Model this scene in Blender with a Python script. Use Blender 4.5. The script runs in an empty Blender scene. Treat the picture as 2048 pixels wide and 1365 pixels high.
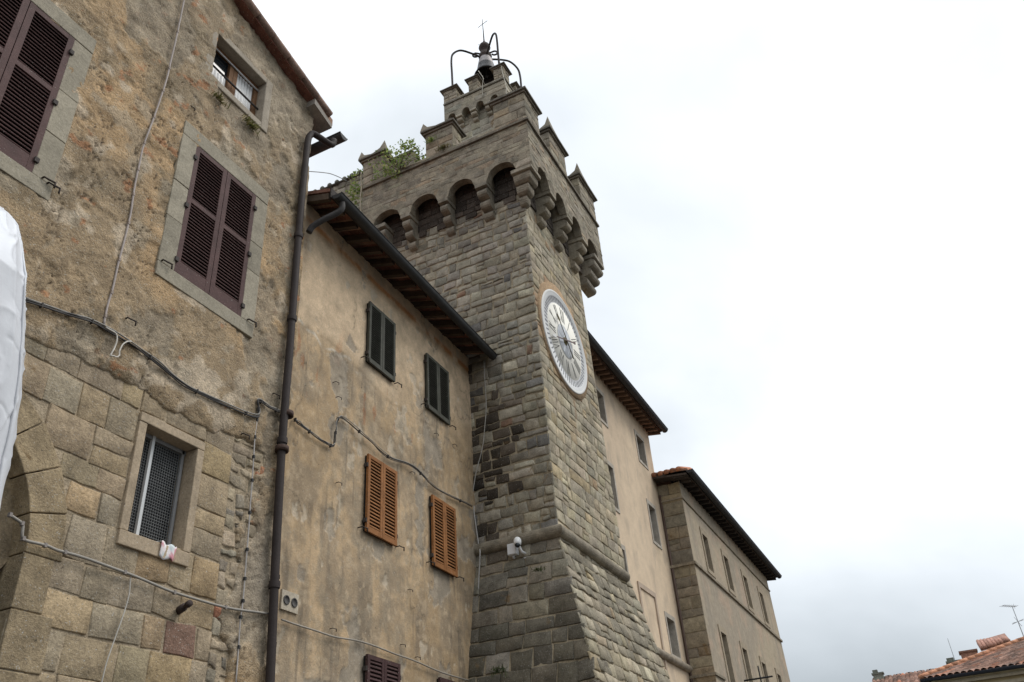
import bpy, math, random
import numpy as np
from mathutils import Vector, Matrix
random.seed(7); RNG = np.random.default_rng(7)
S = bpy.context.scene; C = S.collection
PI = math.pi
# ------------------------------------------------------------------ camera
F = 1696.45; CX, CY = 1024.0, 682.5; EYE = np.array([0.0, 0.0, 1.6])
RT = np.array([[0.44885311, 0.45733379, 0.76770873], [-0.89101861, 0.29437504, 0.34558526], [-0.06794647, -0.83915978, 0.53962407]])
cam = bpy.data.cameras.new('camera'); cam.sensor_width = 36.0; cam.lens = F / 2048 * 36
cam.clip_start = 0.05; cam.clip_end = 3000
co = bpy.data.objects.new('camera', cam); C.objects.link(co); S.camera = co
right, down, fwd = RT[:, 0], RT[:, 1], RT[:, 2]
mw = Matrix.Identity(4)
for i in range(3):
    mw[i][0], mw[i][1], mw[i][2], mw[i][3] = right[i], -down[i], -fwd[i], EYE[i]
co.matrix_world = mw
# ------------------------------------------------------------------ light
SUN_EL, SUN_AZ = math.radians(52), math.radians(-62)      # azimuth measured from +X towards +Y
S.view_settings.view_transform = 'Standard'; S.view_settings.look = 'None'
S.view_settings.gamma = 1; S.view_settings.use_curve_mapping = False
S.view_settings.exposure = 0.18
W = bpy.data.worlds.new('World'); S.world = W; W.use_nodes = True
nt = W.node_tree; nt.nodes.clear()
def nd(t, kind, **kw):
    n = t.nodes.new(kind)
    for k, v in kw.items():
        if k.startswith('i_'):
            key = k[2:]; n.inputs[int(key) if key.isdigit() else key.replace('_', ' ')].default_value = v
        else: setattr(n, k, v)
    return n
def sky():
    L = nt.links.new
    out = nd(nt, 'ShaderNodeOutputWorld'); bg = nd(nt, 'ShaderNodeBackground'); L(bg.outputs[0], out.inputs[0])
    st = nd(nt, 'ShaderNodeTexSky', sky_type='NISHITA', sun_disc=False, sun_elevation=SUN_EL, sun_rotation=PI/2 - SUN_AZ)
    sc = nd(nt, 'ShaderNodeMix', data_type='RGBA', blend_type='MULTIPLY'); sc.inputs[0].default_value = 1
    L(st.outputs[0], sc.inputs[6]); sc.inputs[7].default_value = (.1, .1, .1, 1)
    tc = nd(nt, 'ShaderNodeTexCoord'); sep = nd(nt, 'ShaderNodeSeparateXYZ'); L(tc.outputs['Generated'], sep.inputs[0])
    mp = nd(nt, 'ShaderNodeMapping'); mp.inputs['Scale'].default_value = (1, 1, 1.5); mp.inputs['Location'].default_value = (1.3, .4, .2); L(tc.outputs['Generated'], mp.inputs[0])
    n1 = nd(nt, 'ShaderNodeTexNoise', i_Scale=2.1, i_Detail=5, i_Roughness=.5, i_Distortion=.3); L(mp.outputs[0], n1.inputs['Vector'])
    # cloud brightness: low band near the horizon is greyer, overhead is bright
    el = nd(nt, 'ShaderNodeMapRange', interpolation_type='SMOOTHERSTEP'); L(sep.outputs[2], el.inputs[0])
    el.inputs[1].default_value = .02; el.inputs[2].default_value = .42; el.inputs[3].default_value = .53; el.inputs[4].default_value = .94
    nz = nd(nt, 'ShaderNodeMapRange'); L(n1.outputs[0], nz.inputs[0])
    nz.inputs[1].default_value = .3; nz.inputs[2].default_value = .7; nz.inputs[3].default_value = -.17; nz.inputs[4].default_value = .20
    add = nd(nt, 'ShaderNodeMath', operation='ADD'); L(el.outputs[0], add.inputs[0]); L(nz.outputs[0], add.inputs[1])
    ze = nd(nt, 'ShaderNodeMapRange', interpolation_type='SMOOTHSTEP'); L(sep.outputs[2], ze.inputs[0])
    ze.inputs[1].default_value = .72; ze.inputs[2].default_value = 1.0; ze.inputs[3].default_value = 0; ze.inputs[4].default_value = 1.1
    ad2 = nd(nt, 'ShaderNodeMath', operation='ADD'); L(add.outputs[0], ad2.inputs[0]); L(ze.outputs[0], ad2.inputs[1])
    ramp = nd(nt, 'ShaderNodeMapRange'); L(ad2.outputs[0], ramp.inputs[0]); ramp.inputs[1].default_value = .45; ramp.inputs[2].default_value = 1.0; ramp.inputs[3].default_value = 0; ramp.inputs[4].default_value = 1
    colr = nd(nt, 'ShaderNodeMix', data_type='RGBA'); L(ramp.outputs[0], colr.inputs[0])
    colr.inputs[6].default_value = (.91, 1.0, 1.07, 1); colr.inputs[7].default_value = (.95, 1.0, 1.05, 1)
    m = nd(nt, 'ShaderNodeMix', data_type='RGBA', blend_type='MULTIPLY'); m.inputs[0].default_value = 1
    cmb = nd(nt, 'ShaderNodeCombineColor'); [L(ad2.outputs[0], cmb.inputs[i]) for i in range(3)]
    L(colr.outputs[2], m.inputs[6]); L(cmb.outputs[0], m.inputs[7])
    mx = nd(nt, 'ShaderNodeMix', data_type='RGBA'); mx.inputs[0].default_value = .93
    L(sc.outputs[2], mx.inputs[6]); L(m.outputs[2], mx.inputs[7]); L(mx.outputs[2], bg.inputs[0]); bg.inputs[1].default_value = 1.0
sky()
sl = bpy.data.lights.new('sun', 'SUN'); sl.energy = 1.35; sl.angle = math.radians(25); sl.color = (1, .96, .9)
so = bpy.data.objects.new('sun', sl); C.objects.link(so)
sd = Vector((math.cos(SUN_EL)*math.cos(SUN_AZ), math.cos(SUN_EL)*math.sin(SUN_AZ), math.sin(SUN_EL)))
so.rotation_euler = sd.to_track_quat('Z', 'Y').to_euler(); so.location = (0, -20, 40)
# ------------------------------------------------------------------ photo measurement -> point on a real plane
def ray(x, y): return RT @ np.array([x - CX, y - CY, F])
def atY(x, y, Y): d = ray(x, y); return EYE + d * (Y / d[1])
def atX(x, y, X): d = ray(x, y); return EYE + d * (X / d[0])
# ------------------------------------------------------------------ numpy noise
def _h(ix, iy, s):
    n = (ix.astype(np.int64) * 374761393 + iy.astype(np.int64) * 668265263 + s * 1442695041) & 0xffffffff
    n = ((n ^ (n >> 13)) * 1274126177) & 0xffffffff
    return ((n ^ (n >> 16)) & 0xffff) / 65535.0
def vnoise(x, y, s=0):
    x = np.asarray(x, float); y = np.asarray(y, float)
    ix, iy = np.floor(x), np.floor(y); fx, fy = x - ix, y - iy
    fx = fx*fx*(3-2*fx); fy = fy*fy*(3-2*fy)
    a, b, c_, d = _h(ix, iy, s), _h(ix+1, iy, s), _h(ix, iy+1, s), _h(ix+1, iy+1, s)
    return (a*(1-fx)+b*fx)*(1-fy) + (c_*(1-fx)+d*fx)*fy
def fbm(x, y, s=0, o=4, g=.5):
    r = 0; a = 1; t = 0
    for i in range(o):
        r = r + a*vnoise(np.asarray(x)*2**i + 17.3*i, np.asarray(y)*2**i - 9.1*i, s+i); t += a; a *= g
    return r/t
def sst(x, a, b): t = np.clip((x-a)/(b-a), 0, 1); return t*t*(3-2*t)
def mixc(a, b, t): t = np.asarray(t)[..., None]; return np.asarray(a)*(1-t) + np.asarray(b)*t
# ------------------------------------------------------------------ objects
def tag(o, label=None, cat=None, group=None, kind=None):
    if label: o['label'] = label
    if cat: o['category'] = cat
    if group: o['group'] = group
    if kind: o['kind'] = kind
    return o
def thing(name, label, cat, loc=(0, 0, 0), group=None):
    o = bpy.data.objects.new(name, None); C.objects.link(o); o.location = loc; o.empty_display_size = .2
    return tag(o, label, cat, group)
def world_loc(o):
    v = Vector(o.location)
    while o.parent: o = o.parent; v += Vector(o.location)
    return v
def link(name, me, mat, parent=None, loc=None):
    o = bpy.data.objects.new(name, me); C.objects.link(o)
    for m in (mat if isinstance(mat, (list, tuple)) else [mat]): me.materials.append(m)
    if parent: o.parent = parent; off = world_loc(parent); me.transform(Matrix.Translation(-off))
    elif loc is not None: o.location = loc; me.transform(Matrix.Translation(-Vector(loc)))
    return o
def np_mesh(name, V, Q, tint, mat, parent=None, smooth=True):
    me = bpy.data.meshes.new(name); V = np.asarray(V, float).reshape(-1, 3); Q = np.asarray(Q, int).reshape(-1, 4)
    me.vertices.add(len(V)); me.vertices.foreach_set('co', V.ravel())
    me.loops.add(Q.size); me.loops.foreach_set('vertex_index', Q.ravel())
    me.polygons.add(len(Q)); me.polygons.foreach_set('loop_start', np.arange(0, Q.size, 4)); me.polygons.foreach_set('loop_total', np.full(len(Q), 4))
    me.update(calc_edges=True); me.validate()
    me.polygons.foreach_set('use_smooth', np.full(len(me.polygons), smooth))
    at = me.attributes.new('tint', 'FLOAT_COLOR', 'POINT'); T = np.ones((len(V), 4)); T[:, :3] = np.asarray(tint).reshape(-1, 3) if np.asarray(tint).size > 3 else tint
    at.data.foreach_set('color', T.ravel())
    return link(name, me, mat, parent)
class MB:
    def __init__(s, tint=(1, 1, 1)): s.v = []; s.f = []; s.t = []; s.sm = []; s.tint = tint
    def add(s, vs, fs, tint=None, smooth=False):
        b = len(s.v); s.v += [tuple(map(float, p)) for p in vs]; s.f += [tuple(b+i for i in f) for f in fs]
        s.t += [tuple(tint or s.tint)]*len(vs); s.sm += [smooth]*len(fs); return s
    def hexa(s, p, tint=None):     # 8 points: bottom loop 0-3, top loop 4-7
        return s.add(p, [(3, 2, 1, 0), (4, 5, 6, 7), (0, 1, 5, 4), (1, 2, 6, 5), (2, 3, 7, 6), (3, 0, 4, 7)], tint)
    def box(s, a, b, tint=None):
        (x0, y0, z0), (x1, y1, z1) = a, b
        return s.hexa([(x0, y0, z0), (x1, y0, z0), (x1, y1, z0), (x0, y1, z0), (x0, y0, z1), (x1, y0, z1), (x1, y1, z1), (x0, y1, z1)], tint)
    def obox(s, c, ax, ay, az, tint=None):   # centre, half-axes
        c, ax, ay, az = map(np.asarray, (c, ax, ay, az))
        q = [c-ax-ay-az, c+ax-ay-az, c+ax+ay-az, c-ax+ay-az, c-ax-ay+az, c+ax-ay+az, c+ax+ay+az, c-ax+ay+az]
        return s.hexa(q, tint)
    def bar(s, a, b, w, h=None, up=(0, 0, 1), tint=None):
        a, b = np.asarray(a, float), np.asarray(b, float); d = b-a; l = np.linalg.norm(d); d = d/l
        u = np.asarray(up, float)
        if abs(d@u) > .95: u = np.array([1., 0, 0])
        sd = np.cross(d, u); sd /= np.linalg.norm(sd); u = np.cross(sd, d)
        return s.obox((a+b)/2, d*l/2, sd*w/2, u*(h or w)/2, tint)
    def tube(s, pts, r, n=8, tint=None, cap=True):
        P = np.asarray(pts, float); m = len(P); R_ = np.broadcast_to(np.asarray(r, float), (m,))
        T = np.gradient(P, axis=0); T /= np.linalg.norm(T, axis=1)[:, None]+1e-9
        u = np.array([.3, .5, .81]); u = u - T[0]*(u@T[0]); u /= np.linalg.norm(u); vs = []
        for i in range(m):
            u = u - T[i]*(u@T[i]); u /= np.linalg.norm(u); w = np.cross(T[i], u)
            vs += [P[i]+R_[i]*(math.cos(2*PI*k/n)*u+math.sin(2*PI*k/n)*w) for k in range(n)]
        fs = [(i*n+k, i*n+(k+1) % n, (i+1)*n+(k+1) % n, (i+1)*n+k) for i in range(m-1) for k in range(n)]
        if cap: fs += [tuple(range(n))[::-1], tuple((m-1)*n+k for k in range(n))]
        return s.add(vs, fs, tint, True)
    def lathe(s, prof, c, n=24, tint=None, axis=(0, 0, 1)):
        a = np.asarray(axis, float); u = np.array([1., 0, 0]) if abs(a[0]) < .9 else np.array([0, 1., 0]); u = u-a*(u@a)/(a@a); u /= np.linalg.norm(u); w = np.cross(a, u)/np.linalg.norm(a)
        vs = [np.asarray(c)+a*z+r*(math.cos(2*PI*k/n)*u+math.sin(2*PI*k/n)*w) for r, z in prof for k in range(n)]
        m = len(prof); fs = [(i*n+k, i*n+(k+1) % n, (i+1)*n+(k+1) % n, (i+1)*n+k) for i in range(m-1) for k in range(n)]
        return s.add(vs, fs, tint, True)
    def prism(s, poly, d, tint=None):  # poly: list of 3D points, extruded by d
        n = len(poly); p = [np.asarray(q, float) for q in poly]; d = np.asarray(d, float)
        return s.add(p+[q+d for q in p], [tuple(range(n))[::-1], tuple(n+i for i in range(n))]+[(i, (i+1) % n, n+(i+1) % n, n+i) for i in range(n)], tint)
    def build(s, name, mat, parent=None, loc=None):
        me = bpy.data.meshes.new(name); me.from_pydata(s.v, [], s.f); me.update()
        me.polygons.foreach_set('use_smooth', s.sm)
        at = me.attributes.new('tint', 'FLOAT_COLOR', 'POINT'); T = np.ones((len(s.v), 4)); T[:, :3] = s.t; at.data.foreach_set('color', T.ravel())
        return link(name, me, mat, parent, loc)
def spline(pts, n=6):
    P = np.asarray(pts, float); out = []
    E = np.vstack([2*P[0]-P[1], P, 2*P[-1]-P[-2]])
    for i in range(1, len(E)-2):
        a, b, c_, d = E[i-1], E[i], E[i+1], E[i+2]
        for k in range(n):
            t = k/n; out.append(.5*((2*b)+(c_-a)*t+(2*a-5*b+4*c_-d)*t*t+(3*b-a-3*c_+d)*t**3))
    out.append(P[-1]); return np.array(out)
def wob(P, a, s=0):      # small irregular wander of a hand-laid cable
    P = np.array(P, float); k = np.arange(len(P))*.37+s
    for j in range(3): P[:, j] += a*(vnoise(k, k*0+j*7.7, 31+j)-.5)*2
    return P
# ------------------------------------------------------------------ materials
def material(name, mott=.35, fine=.3, speck=0., speck_col=(.5, .48, .44), bump=.35, rough=.9, scale=1., spec=.25, metal=0, cracks=0., dark_speck=0., color=None, blot=0., blot_col=(.3, .2, .12)):
    m = bpy.data.materials.new(name); m.use_nodes = True; t = m.node_tree; t.nodes.clear(); L = t.links.new
    out = nd(t, 'ShaderNodeOutputMaterial'); bs = nd(t, 'ShaderNodeBsdfPrincipled'); L(bs.outputs[0], out.inputs[0])
    bs.inputs['Roughness'].default_value = rough; bs.inputs['Metallic'].default_value = metal; bs.inputs['Specular IOR Level'].default_value = spec
    tc = nd(t, 'ShaderNodeTexCoord'); vec = tc.outputs['Object']
    if color: base = nd(t, 'ShaderNodeRGB').outputs[0]; base.default_value = (*color, 1)
    else: base = nd(t, 'ShaderNodeAttribute', attribute_name='tint').outputs['Color']
    def noise(sc, det=5, ro=.6, dist=0):
        n = nd(t, 'ShaderNodeTexNoise', i_Scale=sc*scale, i_Detail=det, i_Roughness=ro, i_Distortion=dist); L(vec, n.inputs['Vector']); return n.outputs[0]
    def rng(src, a, b, c_, d, sm=False):
        r = nd(t, 'ShaderNodeMapRange', interpolation_type='SMOOTHSTEP' if sm else 'LINEAR'); L(src, r.inputs[0])
        for i, v in enumerate((a, b, c_, d)): r.inputs[i+1].default_value = v
        return r.outputs[0]
    def mul(col, val):
        x = nd(t, 'ShaderNodeMix', data_type='RGBA', blend_type='MULTIPLY'); x.inputs[0].default_value = 1; L(col, x.inputs[6])
        L(val, x.inputs[7]); return x.outputs[2]
    def over(col, c2, fac):
        x = nd(t, 'ShaderNodeMix', data_type='RGBA'); L(fac, x.inputs[0]); L(col, x.inputs[6]); x.inputs[7].default_value = (*c2, 1); return x.outputs[2]
    n1 = noise(5, 6, .65, .4); n2 = noise(45, 4, .7)
    col = mul(base, rng(n1, .3, .7, 1-mott, 1+mott)); col = mul(col, rng(n2, .3, .7, 1-fine, 1+fine))
    h = n2
    if blot: col = over(col, blot_col, rng(noise(2.3, 5, .6, .8), .66-.08*blot, .72, 0, .75, True))
    if speck: col = over(col, speck_col, rng(noise(70, 2, .5), .70-.1*speck, .76-.08*speck, 0, .8, True))
    if dark_speck: col = over(col, (.05, .042, .035), rng(noise(33, 3, .6, .6), .70-.08*dark_speck, .77-.06*dark_speck, 0, .75, True))
    hh = nd(t, 'ShaderNodeMath', operation='ADD'); L(n2, hh.inputs[0]); n3 = noise(14, 6, .7, .5); L(n3, hh.inputs[1]); h = hh.outputs[0]
    if cracks:
        dn = nd(t, 'ShaderNodeTexNoise', i_Scale=3.2*scale, i_Detail=5, i_Roughness=.65); L(vec, dn.inputs['Vector'])
        mxv = nd(t, 'ShaderNodeMix', data_type='RGBA', blend_type='LINEAR_LIGHT'); mxv.inputs[0].default_value = .22; L(vec, mxv.inputs[6]); L(dn.outputs['Color'], mxv.inputs[7])
        vo = nd(t, 'ShaderNodeTexVoronoi', feature='DISTANCE_TO_EDGE', i_Scale=2.1*scale); L(mxv.outputs[2], vo.inputs['Vector'])
        line = rng(vo.outputs['Distance'], .0, .017, 1, 0, True)
        msk = rng(noise(1.5, 3, .5), .56-.1*cracks, .62, 0, 1, True)
        mm = nd(t, 'ShaderNodeMath', operation='MULTIPLY'); L(line, mm.inputs[0]); L(msk, mm.inputs[1])
        col = over(col, (.06, .048, .036), mm.outputs[0])
        sb = nd(t, 'ShaderNodeMath', operation='MULTIPLY_ADD'); L(mm.outputs[0], sb.inputs[0]); sb.inputs[1].default_value = -1.5; L(h, sb.inputs[2]); h = sb.outputs[0]
    L(col, bs.inputs['Base Color'])
    if bump:
        b = nd(t, 'ShaderNodeBump', i_Strength=bump, i_Distance=.03/scale); L(h, b.inputs['Height']); L(b.outputs[0], bs.inputs['Normal'])
    return m
M = {}
M['stone'] = material('weathered_stone', .38, .26, speck=.45, dark_speck=.5, bump=.5, blot=.25, blot_col=(.2, .13, .06))
M['mortar'] = material('mortar', .3, .3, bump=.6, dark_speck=.5)
M['plaster'] = material('old_plaster', .24, .28, speck=.7, speck_col=(.5, .46, .39), bump=.75, dark_speck=.9)
M['plaster_fine'] = material('stained_plaster', .16, .13, speck=.3, bump=.3, dark_speck=.35)
M['plaster_smooth'] = material('pale_plaster', .1, .06, bump=.1, scale=.6)
M['trim'] = material('dressed_stone', .2, .2, speck=.3, bump=.25, dark_speck=.35)
M['paint'] = material('painted_wood', .24, .14, bump=.12, rough=.65, spec=.18, speck=.12, dark_speck=.2)
M['wood'] = material('raw_wood', .3, .25, bump=.3, rough=.8)
M['terracotta'] = material('terracotta', .4, .25, speck=.4, dark_speck=.6, bump=.4)
M['metal'] = material('old_metal', .2, .12, bump=.12, rough=.65, spec=.25)
M['iron'] = material('rusty_iron', .2, .12, bump=.3, rough=.75)
M['cable'] = material('cable_sheath', .15, .1, bump=.05, rough=.6)
M['dark'] = material('dark_interior', .1, .1, bump=0, rough=1)
M['white'] = material('white_enamel', .04, .03, bump=.03, rough=.75, spec=.15)
M['bronze'] = material('bronze', .3, .15, bump=.15, rough=.55, metal=.3, spec=.4)
M['sheet'] = material('plastic_sheet', .05, .02, bump=.05, rough=.38, spec=.5)
M['paving'] = material('paving', .25, .2, bump=.3)
def glass_mat():
    m = bpy.data.materials.new('window_glass'); m.use_nodes = True; b = m.node_tree.nodes['Principled BSDF']
    b.inputs['Base Color'].default_value = (.012, .016, .02, 1); b.inputs['Roughness'].default_value = .06; b.inputs['Specular IOR Level'].default_value = .5
    t = m.node_tree; n = nd(t, 'ShaderNodeTexNoise', i_Scale=3., i_Detail=2); bp = nd(t, 'ShaderNodeBump', i_Strength=.04); t.links.new(n.outputs[0], bp.inputs['Height']); t.links.new(bp.outputs[0], b.inputs['Normal'])
    return m
M['glass'] = glass_mat()
def leaf_mat():
    m = bpy.data.materials.new('leaf'); m.use_nodes = True; t = m.node_tree; t.nodes.clear(); L = t.links.new
    out = nd(t, 'ShaderNodeOutputMaterial'); a = nd(t, 'ShaderNodeAttribute', attribute_name='tint')
    d = nd(t, 'ShaderNodeBsdfPrincipled', i_Roughness=.6); tr = nd(t, 'ShaderNodeBsdfTranslucent'); mx = nd(t, 'ShaderNodeMixShader'); mx.inputs[0].default_value = .4
    L(a.outputs['Color'], d.inputs['Base Color']); L(a.outputs['Color'], tr.inputs['Color']); L(d.outputs[0], mx.inputs[1]); L(tr.outputs[0], mx.inputs[2]); L(mx.outputs[0], out.inputs[0]); return m
M['leaf'] = leaf_mat()
# ------------------------------------------------------------------ walls
def grid_wall(name, Pf, us, vs, tintf, mat, parent, keep=None, dispf=None):
    U, V = np.meshgrid(us, vs, indexing='ij'); d = dispf(U, V) if dispf else np.zeros_like(U)
    P = Pf(U, V, d); T = tintf(U, V); nu, nv = U.shape
    idx = np.arange(nu*nv).reshape(nu, nv)
    uc = (U[:-1, :-1]+U[1:, 1:])/2; vc = (V[:-1, :-1]+V[1:, 1:])/2
    k = keep(uc, vc) if keep else np.ones(uc.shape, bool)
    Q = np.stack([idx[:-1, :-1], idx[1:, :-1], idx[1:, 1:], idx[:-1, 1:]], -1)[k]
    used = np.unique(Q); rm = -np.ones(nu*nv, int); rm[used] = np.arange(len(used))
    return np_mesh(name, P.reshape(-1, 3)[used], rm[Q], T.reshape(-1, 3)[used], mat, parent)
def lines(a, b, step, *extra):
    n = max(2, int(round((b-a)/step))+1); v = list(np.linspace(a, b, n)); e = []
    for x in sorted(extra):
        if a < x < b and (not e or x-e[-1] > 1e-3): e.append(x)
    v = [x for x in v if all(abs(x-y) > step*.35 for y in e)]+e
    return np.array(sorted(v))
def masonry(name, Pf, vrange, ulim, ch, sw, depth, tintf, mat, parent, blocked=None, seed=1, gap=.012, rough=.012, jit=.012, ext=(0, 0), edge=.022, wav=.0, ledge=None, post=None):
    r = np.random.default_rng(seed); cs = []
    v = vrange[0]; row = 0
    while v < vrange[1]-.03:
        h = r.uniform(*ch)
        if v+h > vrange[1]-ch[0]*.6: h = vrange[1]-v
        vm = v+h/2; lo, hi = ulim(vm); lo -= ext[0]; hi += ext[1]
        segs = [(lo, hi)]
        for (a, b) in (blocked(vm) if blocked else []):
            segs = [x for s0, s1 in segs for x in ((s0, min(s1, a)), (max(s0, b), s1)) if x[1]-x[0] > .04]
        for s0, s1 in segs:
            u = s0
            while u < s1-.02:
                w = r.uniform(*sw)*(1.35 if r.random() < .15 else 1)
                if u+w > s1-sw[0]*.55: w = s1-u
                if h > ch[0]*1.25 and w < sw[1]*.9 and r.random() < .07:      # split into two thin ones
                    q = r.uniform(.4, .6)*h; cs.append((u, u+w, v, v+q, lo, hi)); cs.append((u, u+w, v+q, v+h, lo, hi))
                else: cs.append((u, u+w, v, v+h, lo, hi))
                u += w
        v += h; row += 1
    A = np.array(cs); n = len(A)
    gv = gap*.5*r.uniform(.25, 2.0, (n, 4)); u0, u1, v0, v1 = A[:, 0]+gv[:, 0], A[:, 1]-gv[:, 1], A[:, 2]+gv[:, 2], A[:, 3]-gv[:, 3]
    e0 = A[:, 0] <= A[:, 4]+1e-6; e1 = A[:, 1] >= A[:, 5]-1e-6
    u0 = np.where(e0, A[:, 0], u0); u1 = np.where(e1, A[:, 1], u1)
    J = r.uniform(-jit, jit, (n, 4, 2)); J[e0, 0, 0] = J[e0, 3, 0] = 0; J[e1, 1, 0] = J[e1, 2, 0] = 0
    K = np.stack([np.stack([u0, v0], 1), np.stack([u1, v0], 1), np.stack([u1, v1], 1), np.stack([u0, v1], 1)], 1)+J
    if wav: K[:, :, 1] += wav*(fbm(K[:, :, 0]*.9, K[:, :, 1]*.25, seed)-.5)
    ns, mt = 8, 6
    w = (u1-u0)[:, None]; hh = (v1-v0)[:, None]
    eu = np.clip(edge/w, .03, .3); ev = np.clip(edge/hh, .03, .3)
    su = np.concatenate([0*w, eu*.35, eu, np.full_like(w, .37), np.full_like(w, .63), 1-eu, 1-eu*.35, 1+0*w], 1)
    sv = np.concatenate([0*hh, ev*.35, ev, 1-ev, 1-ev*.35, 1+0*hh], 1)
    pu = np.array([0, .62, 1, 1, 1, 1, .62, 0]); pv = np.array([0, .62, 1, 1, .62, 0])
    su = su[:, :, None]; sv = sv[:, None, :]
    bi = lambda k: (K[:, 0, k][:, None, None]*(1-su)*(1-sv)+K[:, 1, k][:, None, None]*su*(1-sv)+K[:, 2, k][:, None, None]*su*sv+K[:, 3, k][:, None, None]*(1-su)*sv)
    Uu, Vv = bi(0), bi(1)
    prof = np.minimum(np.repeat(pu[None, :, None], mt, 2), np.repeat(pv[None, None, :], ns, 1))
    prof = np.repeat(prof, n, 0)
    inner = (prof > 0)
    # chipped outline
    Uu = Uu+np.where(inner, 0, 1)*0+(vnoise(Uu*23, Vv*23, seed+3)-.5)*jit*1.4*(1-e0[:, None, None]*1.)*(1-e1[:, None, None]*1.)
    Vv = Vv+(vnoise(Uu*19+7, Vv*19, seed+4)-.5)*jit*1.4
    dz = depth*r.uniform(.55, 1.25, n)[:, None, None]*prof+(fbm(Uu*9, Vv*9, seed+5)-.5)*2*rough*inner-.006*(~inner)
    tilt = r.uniform(-1, 1, (n, 1, 1))*rough*.8*(su-.5)+r.uniform(-1, 1, (n, 1, 1))*rough*.8*(sv-.5); dz = dz+tilt*inner
    P = Pf(Uu, Vv, dz)
    T = tintf((u0+u1)/2, (v0+v1)/2, r, n)
    T = np.repeat(np.repeat(T[:, None, None, :], ns, 1), mt, 2)
    if post: T = post(Uu, Vv, T)
    base = (np.arange(n)*ns*mt)[:, None, None]; ii, jj = np.meshgrid(np.arange(ns-1), np.arange(mt-1), indexing='ij')
    q = np.stack([ii*mt+jj, (ii+1)*mt+jj, (ii+1)*mt+jj+1, ii*mt+jj+1], -1)[None]+base[..., None]
    R_ = (P.reshape(-1, 3), q.reshape(-1, 4), T.reshape(-1, 3))
    return np_mesh(name, *R_, mat, parent) if mat else R_
def merge(name, parts, mat, parent):
    V, Q, T, b = [], [], [], 0
    for v, q, t in parts: V.append(v); Q.append(q+b); T.append(t); b += len(v)
    return np_mesh(name, np.vstack(V), np.vstack(Q), np.vstack(T), mat, parent)
def quads(mb):      # an all-quad MB as arrays
    return np.array(mb.v), np.array(mb.f), np.array(mb.t)
def pal(cols, wts):
    cols = np.array(cols); wts = np.array(wts)/sum(wts)
    def f(u, v, r, n, var=.13):
        c = cols[r.choice(len(cols), n, p=wts)]; return c*np.exp(r.normal(0, var, (n, 1)))*np.exp(r.normal(0, .012, (n, 3)))
    return f
class Plane:            # vertical wall plane: u along the wall, z up, d out of the wall
    def __init__(s, o, a=0.): s.o = np.asarray(o, float); s.t = np.array([math.cos(a), math.sin(a), 0]); s.n = np.array([math.sin(a), -math.cos(a), 0])
    def __call__(s, u, z, d=0.):
        u, z, d = np.asarray(u, float), np.asarray(z, float), np.asarray(d, float)
        return s.o+u[..., None]*s.t+d[..., None]*s.n+z[..., None]*np.array([0, 0, 1.])
    def u(s, x, y):     # photo measurement on the wall -> (u, z)
        r = ray(x, y); k = ((s.o-EYE)@s.n)/(r@s.n); p = EYE+r*k; return float((p-s.o)@s.t), float(p[2])
    def hexa(s, mb, u0, u1, z0, z1, d0, d1, tint=None):
        q = [s(a, b, c_) for a, b, c_ in ((u0, z0, d0), (u1, z0, d0), (u1, z0, d1), (u0, z0, d1), (u0, z1, d0), (u1, z1, d0), (u1, z1, d1), (u0, z1, d1))]
        return mb.hexa(q, tint)
def bevel(o, w=.006, seg=2):
    b = o.modifiers.new('bevel', 'BEVEL'); b.width = w; b.segments = seg; b.limit_method = 'ANGLE'; return o
def grow_tint(t, v=.08): return tuple(np.clip(np.array(t)*math.exp(random.gauss(0, v)), 0, 1))
def leaf(pl, parent, u0, u1, z0, z1, d, tint, mat, pitch=.045, rails=(), stile=.05, bottom=.12, label=None):
    mb = MB(tint); t = .035; h = lambda *a, **k: pl.hexa(mb, *a, **k)
    h(u0, u0+stile, z0, z1, d, d+t); h(u1-stile, u1, z0, z1, d, d+t)
    rz = [(z0, z0+bottom), (z1-stile, z1)]+[(r-.03, r+.03) for r in rails]
    for a, b in rz: h(u0+stile, u1-stile, a, b, d+.002, d+t-.002)
    bk = tuple(np.array(tint)*.25); h(u0+stile-.005, u1-stile+.005, z0+bottom-.01, z1-stile+.01, d+.001, d+.006, tint=bk)
    rz.sort()
    for (a0, a1), (b0, b1) in zip(rz[:-1], rz[1:]):
        n = max(2, int((b0-a1)/pitch)); 
        for k in range(n):
            z = a1+(k+.5)*(b0-a1)/n; q = pitch*.40
            ps = [pl(u, zz, dd) for u, zz, dd in ((u0+stile, z-q, d+t-.006), (u1-stile, z-q, d+t-.006), (u1-stile, z-q+.008, d+t-.002), (u0+stile, z-q+.008, d+t-.002), (u0+stile, z+q-.006, d+.008), (u1-stile, z+q-.006, d+.008), (u1-stile, z+q+.002, d+.012), (u0+stile, z+q+.002, d+.012))]
            mb.hexa(ps, grow_tint(tint, .06))
    o = mb.build('shutter', mat, parent)
    if label: o['label'] = label
    return o
def hinges(pl, parent, us, zs, d, tint=(.06, .05, .045)):
    for u in us:
        for z in zs: mb = MB(tint); pl.hexa(mb, u-.022, u+.022, z-.026, z+.026, d-.02, d+.034); mb.build('hinge', M['iron'], parent)
def wall_hook(pl, parent, u, z, s=1., name='wall_hook', tint=(.05, .038, .03)):
    mb = MB(tint); P = lambda a, b, c_: pl(u+a*s, z+b*s, c_*s)
    mb.tube([P(0, 0, -.03), P(0, 0, .07), P(.03, -.01, .085), P(.09, 0, .085)], .008*s, 6); mb.tube([P(.085, 0, .085), P(.085, -.05, .085)], .008*s, 6)
    return mb.build(name, M['iron'], parent)
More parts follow.
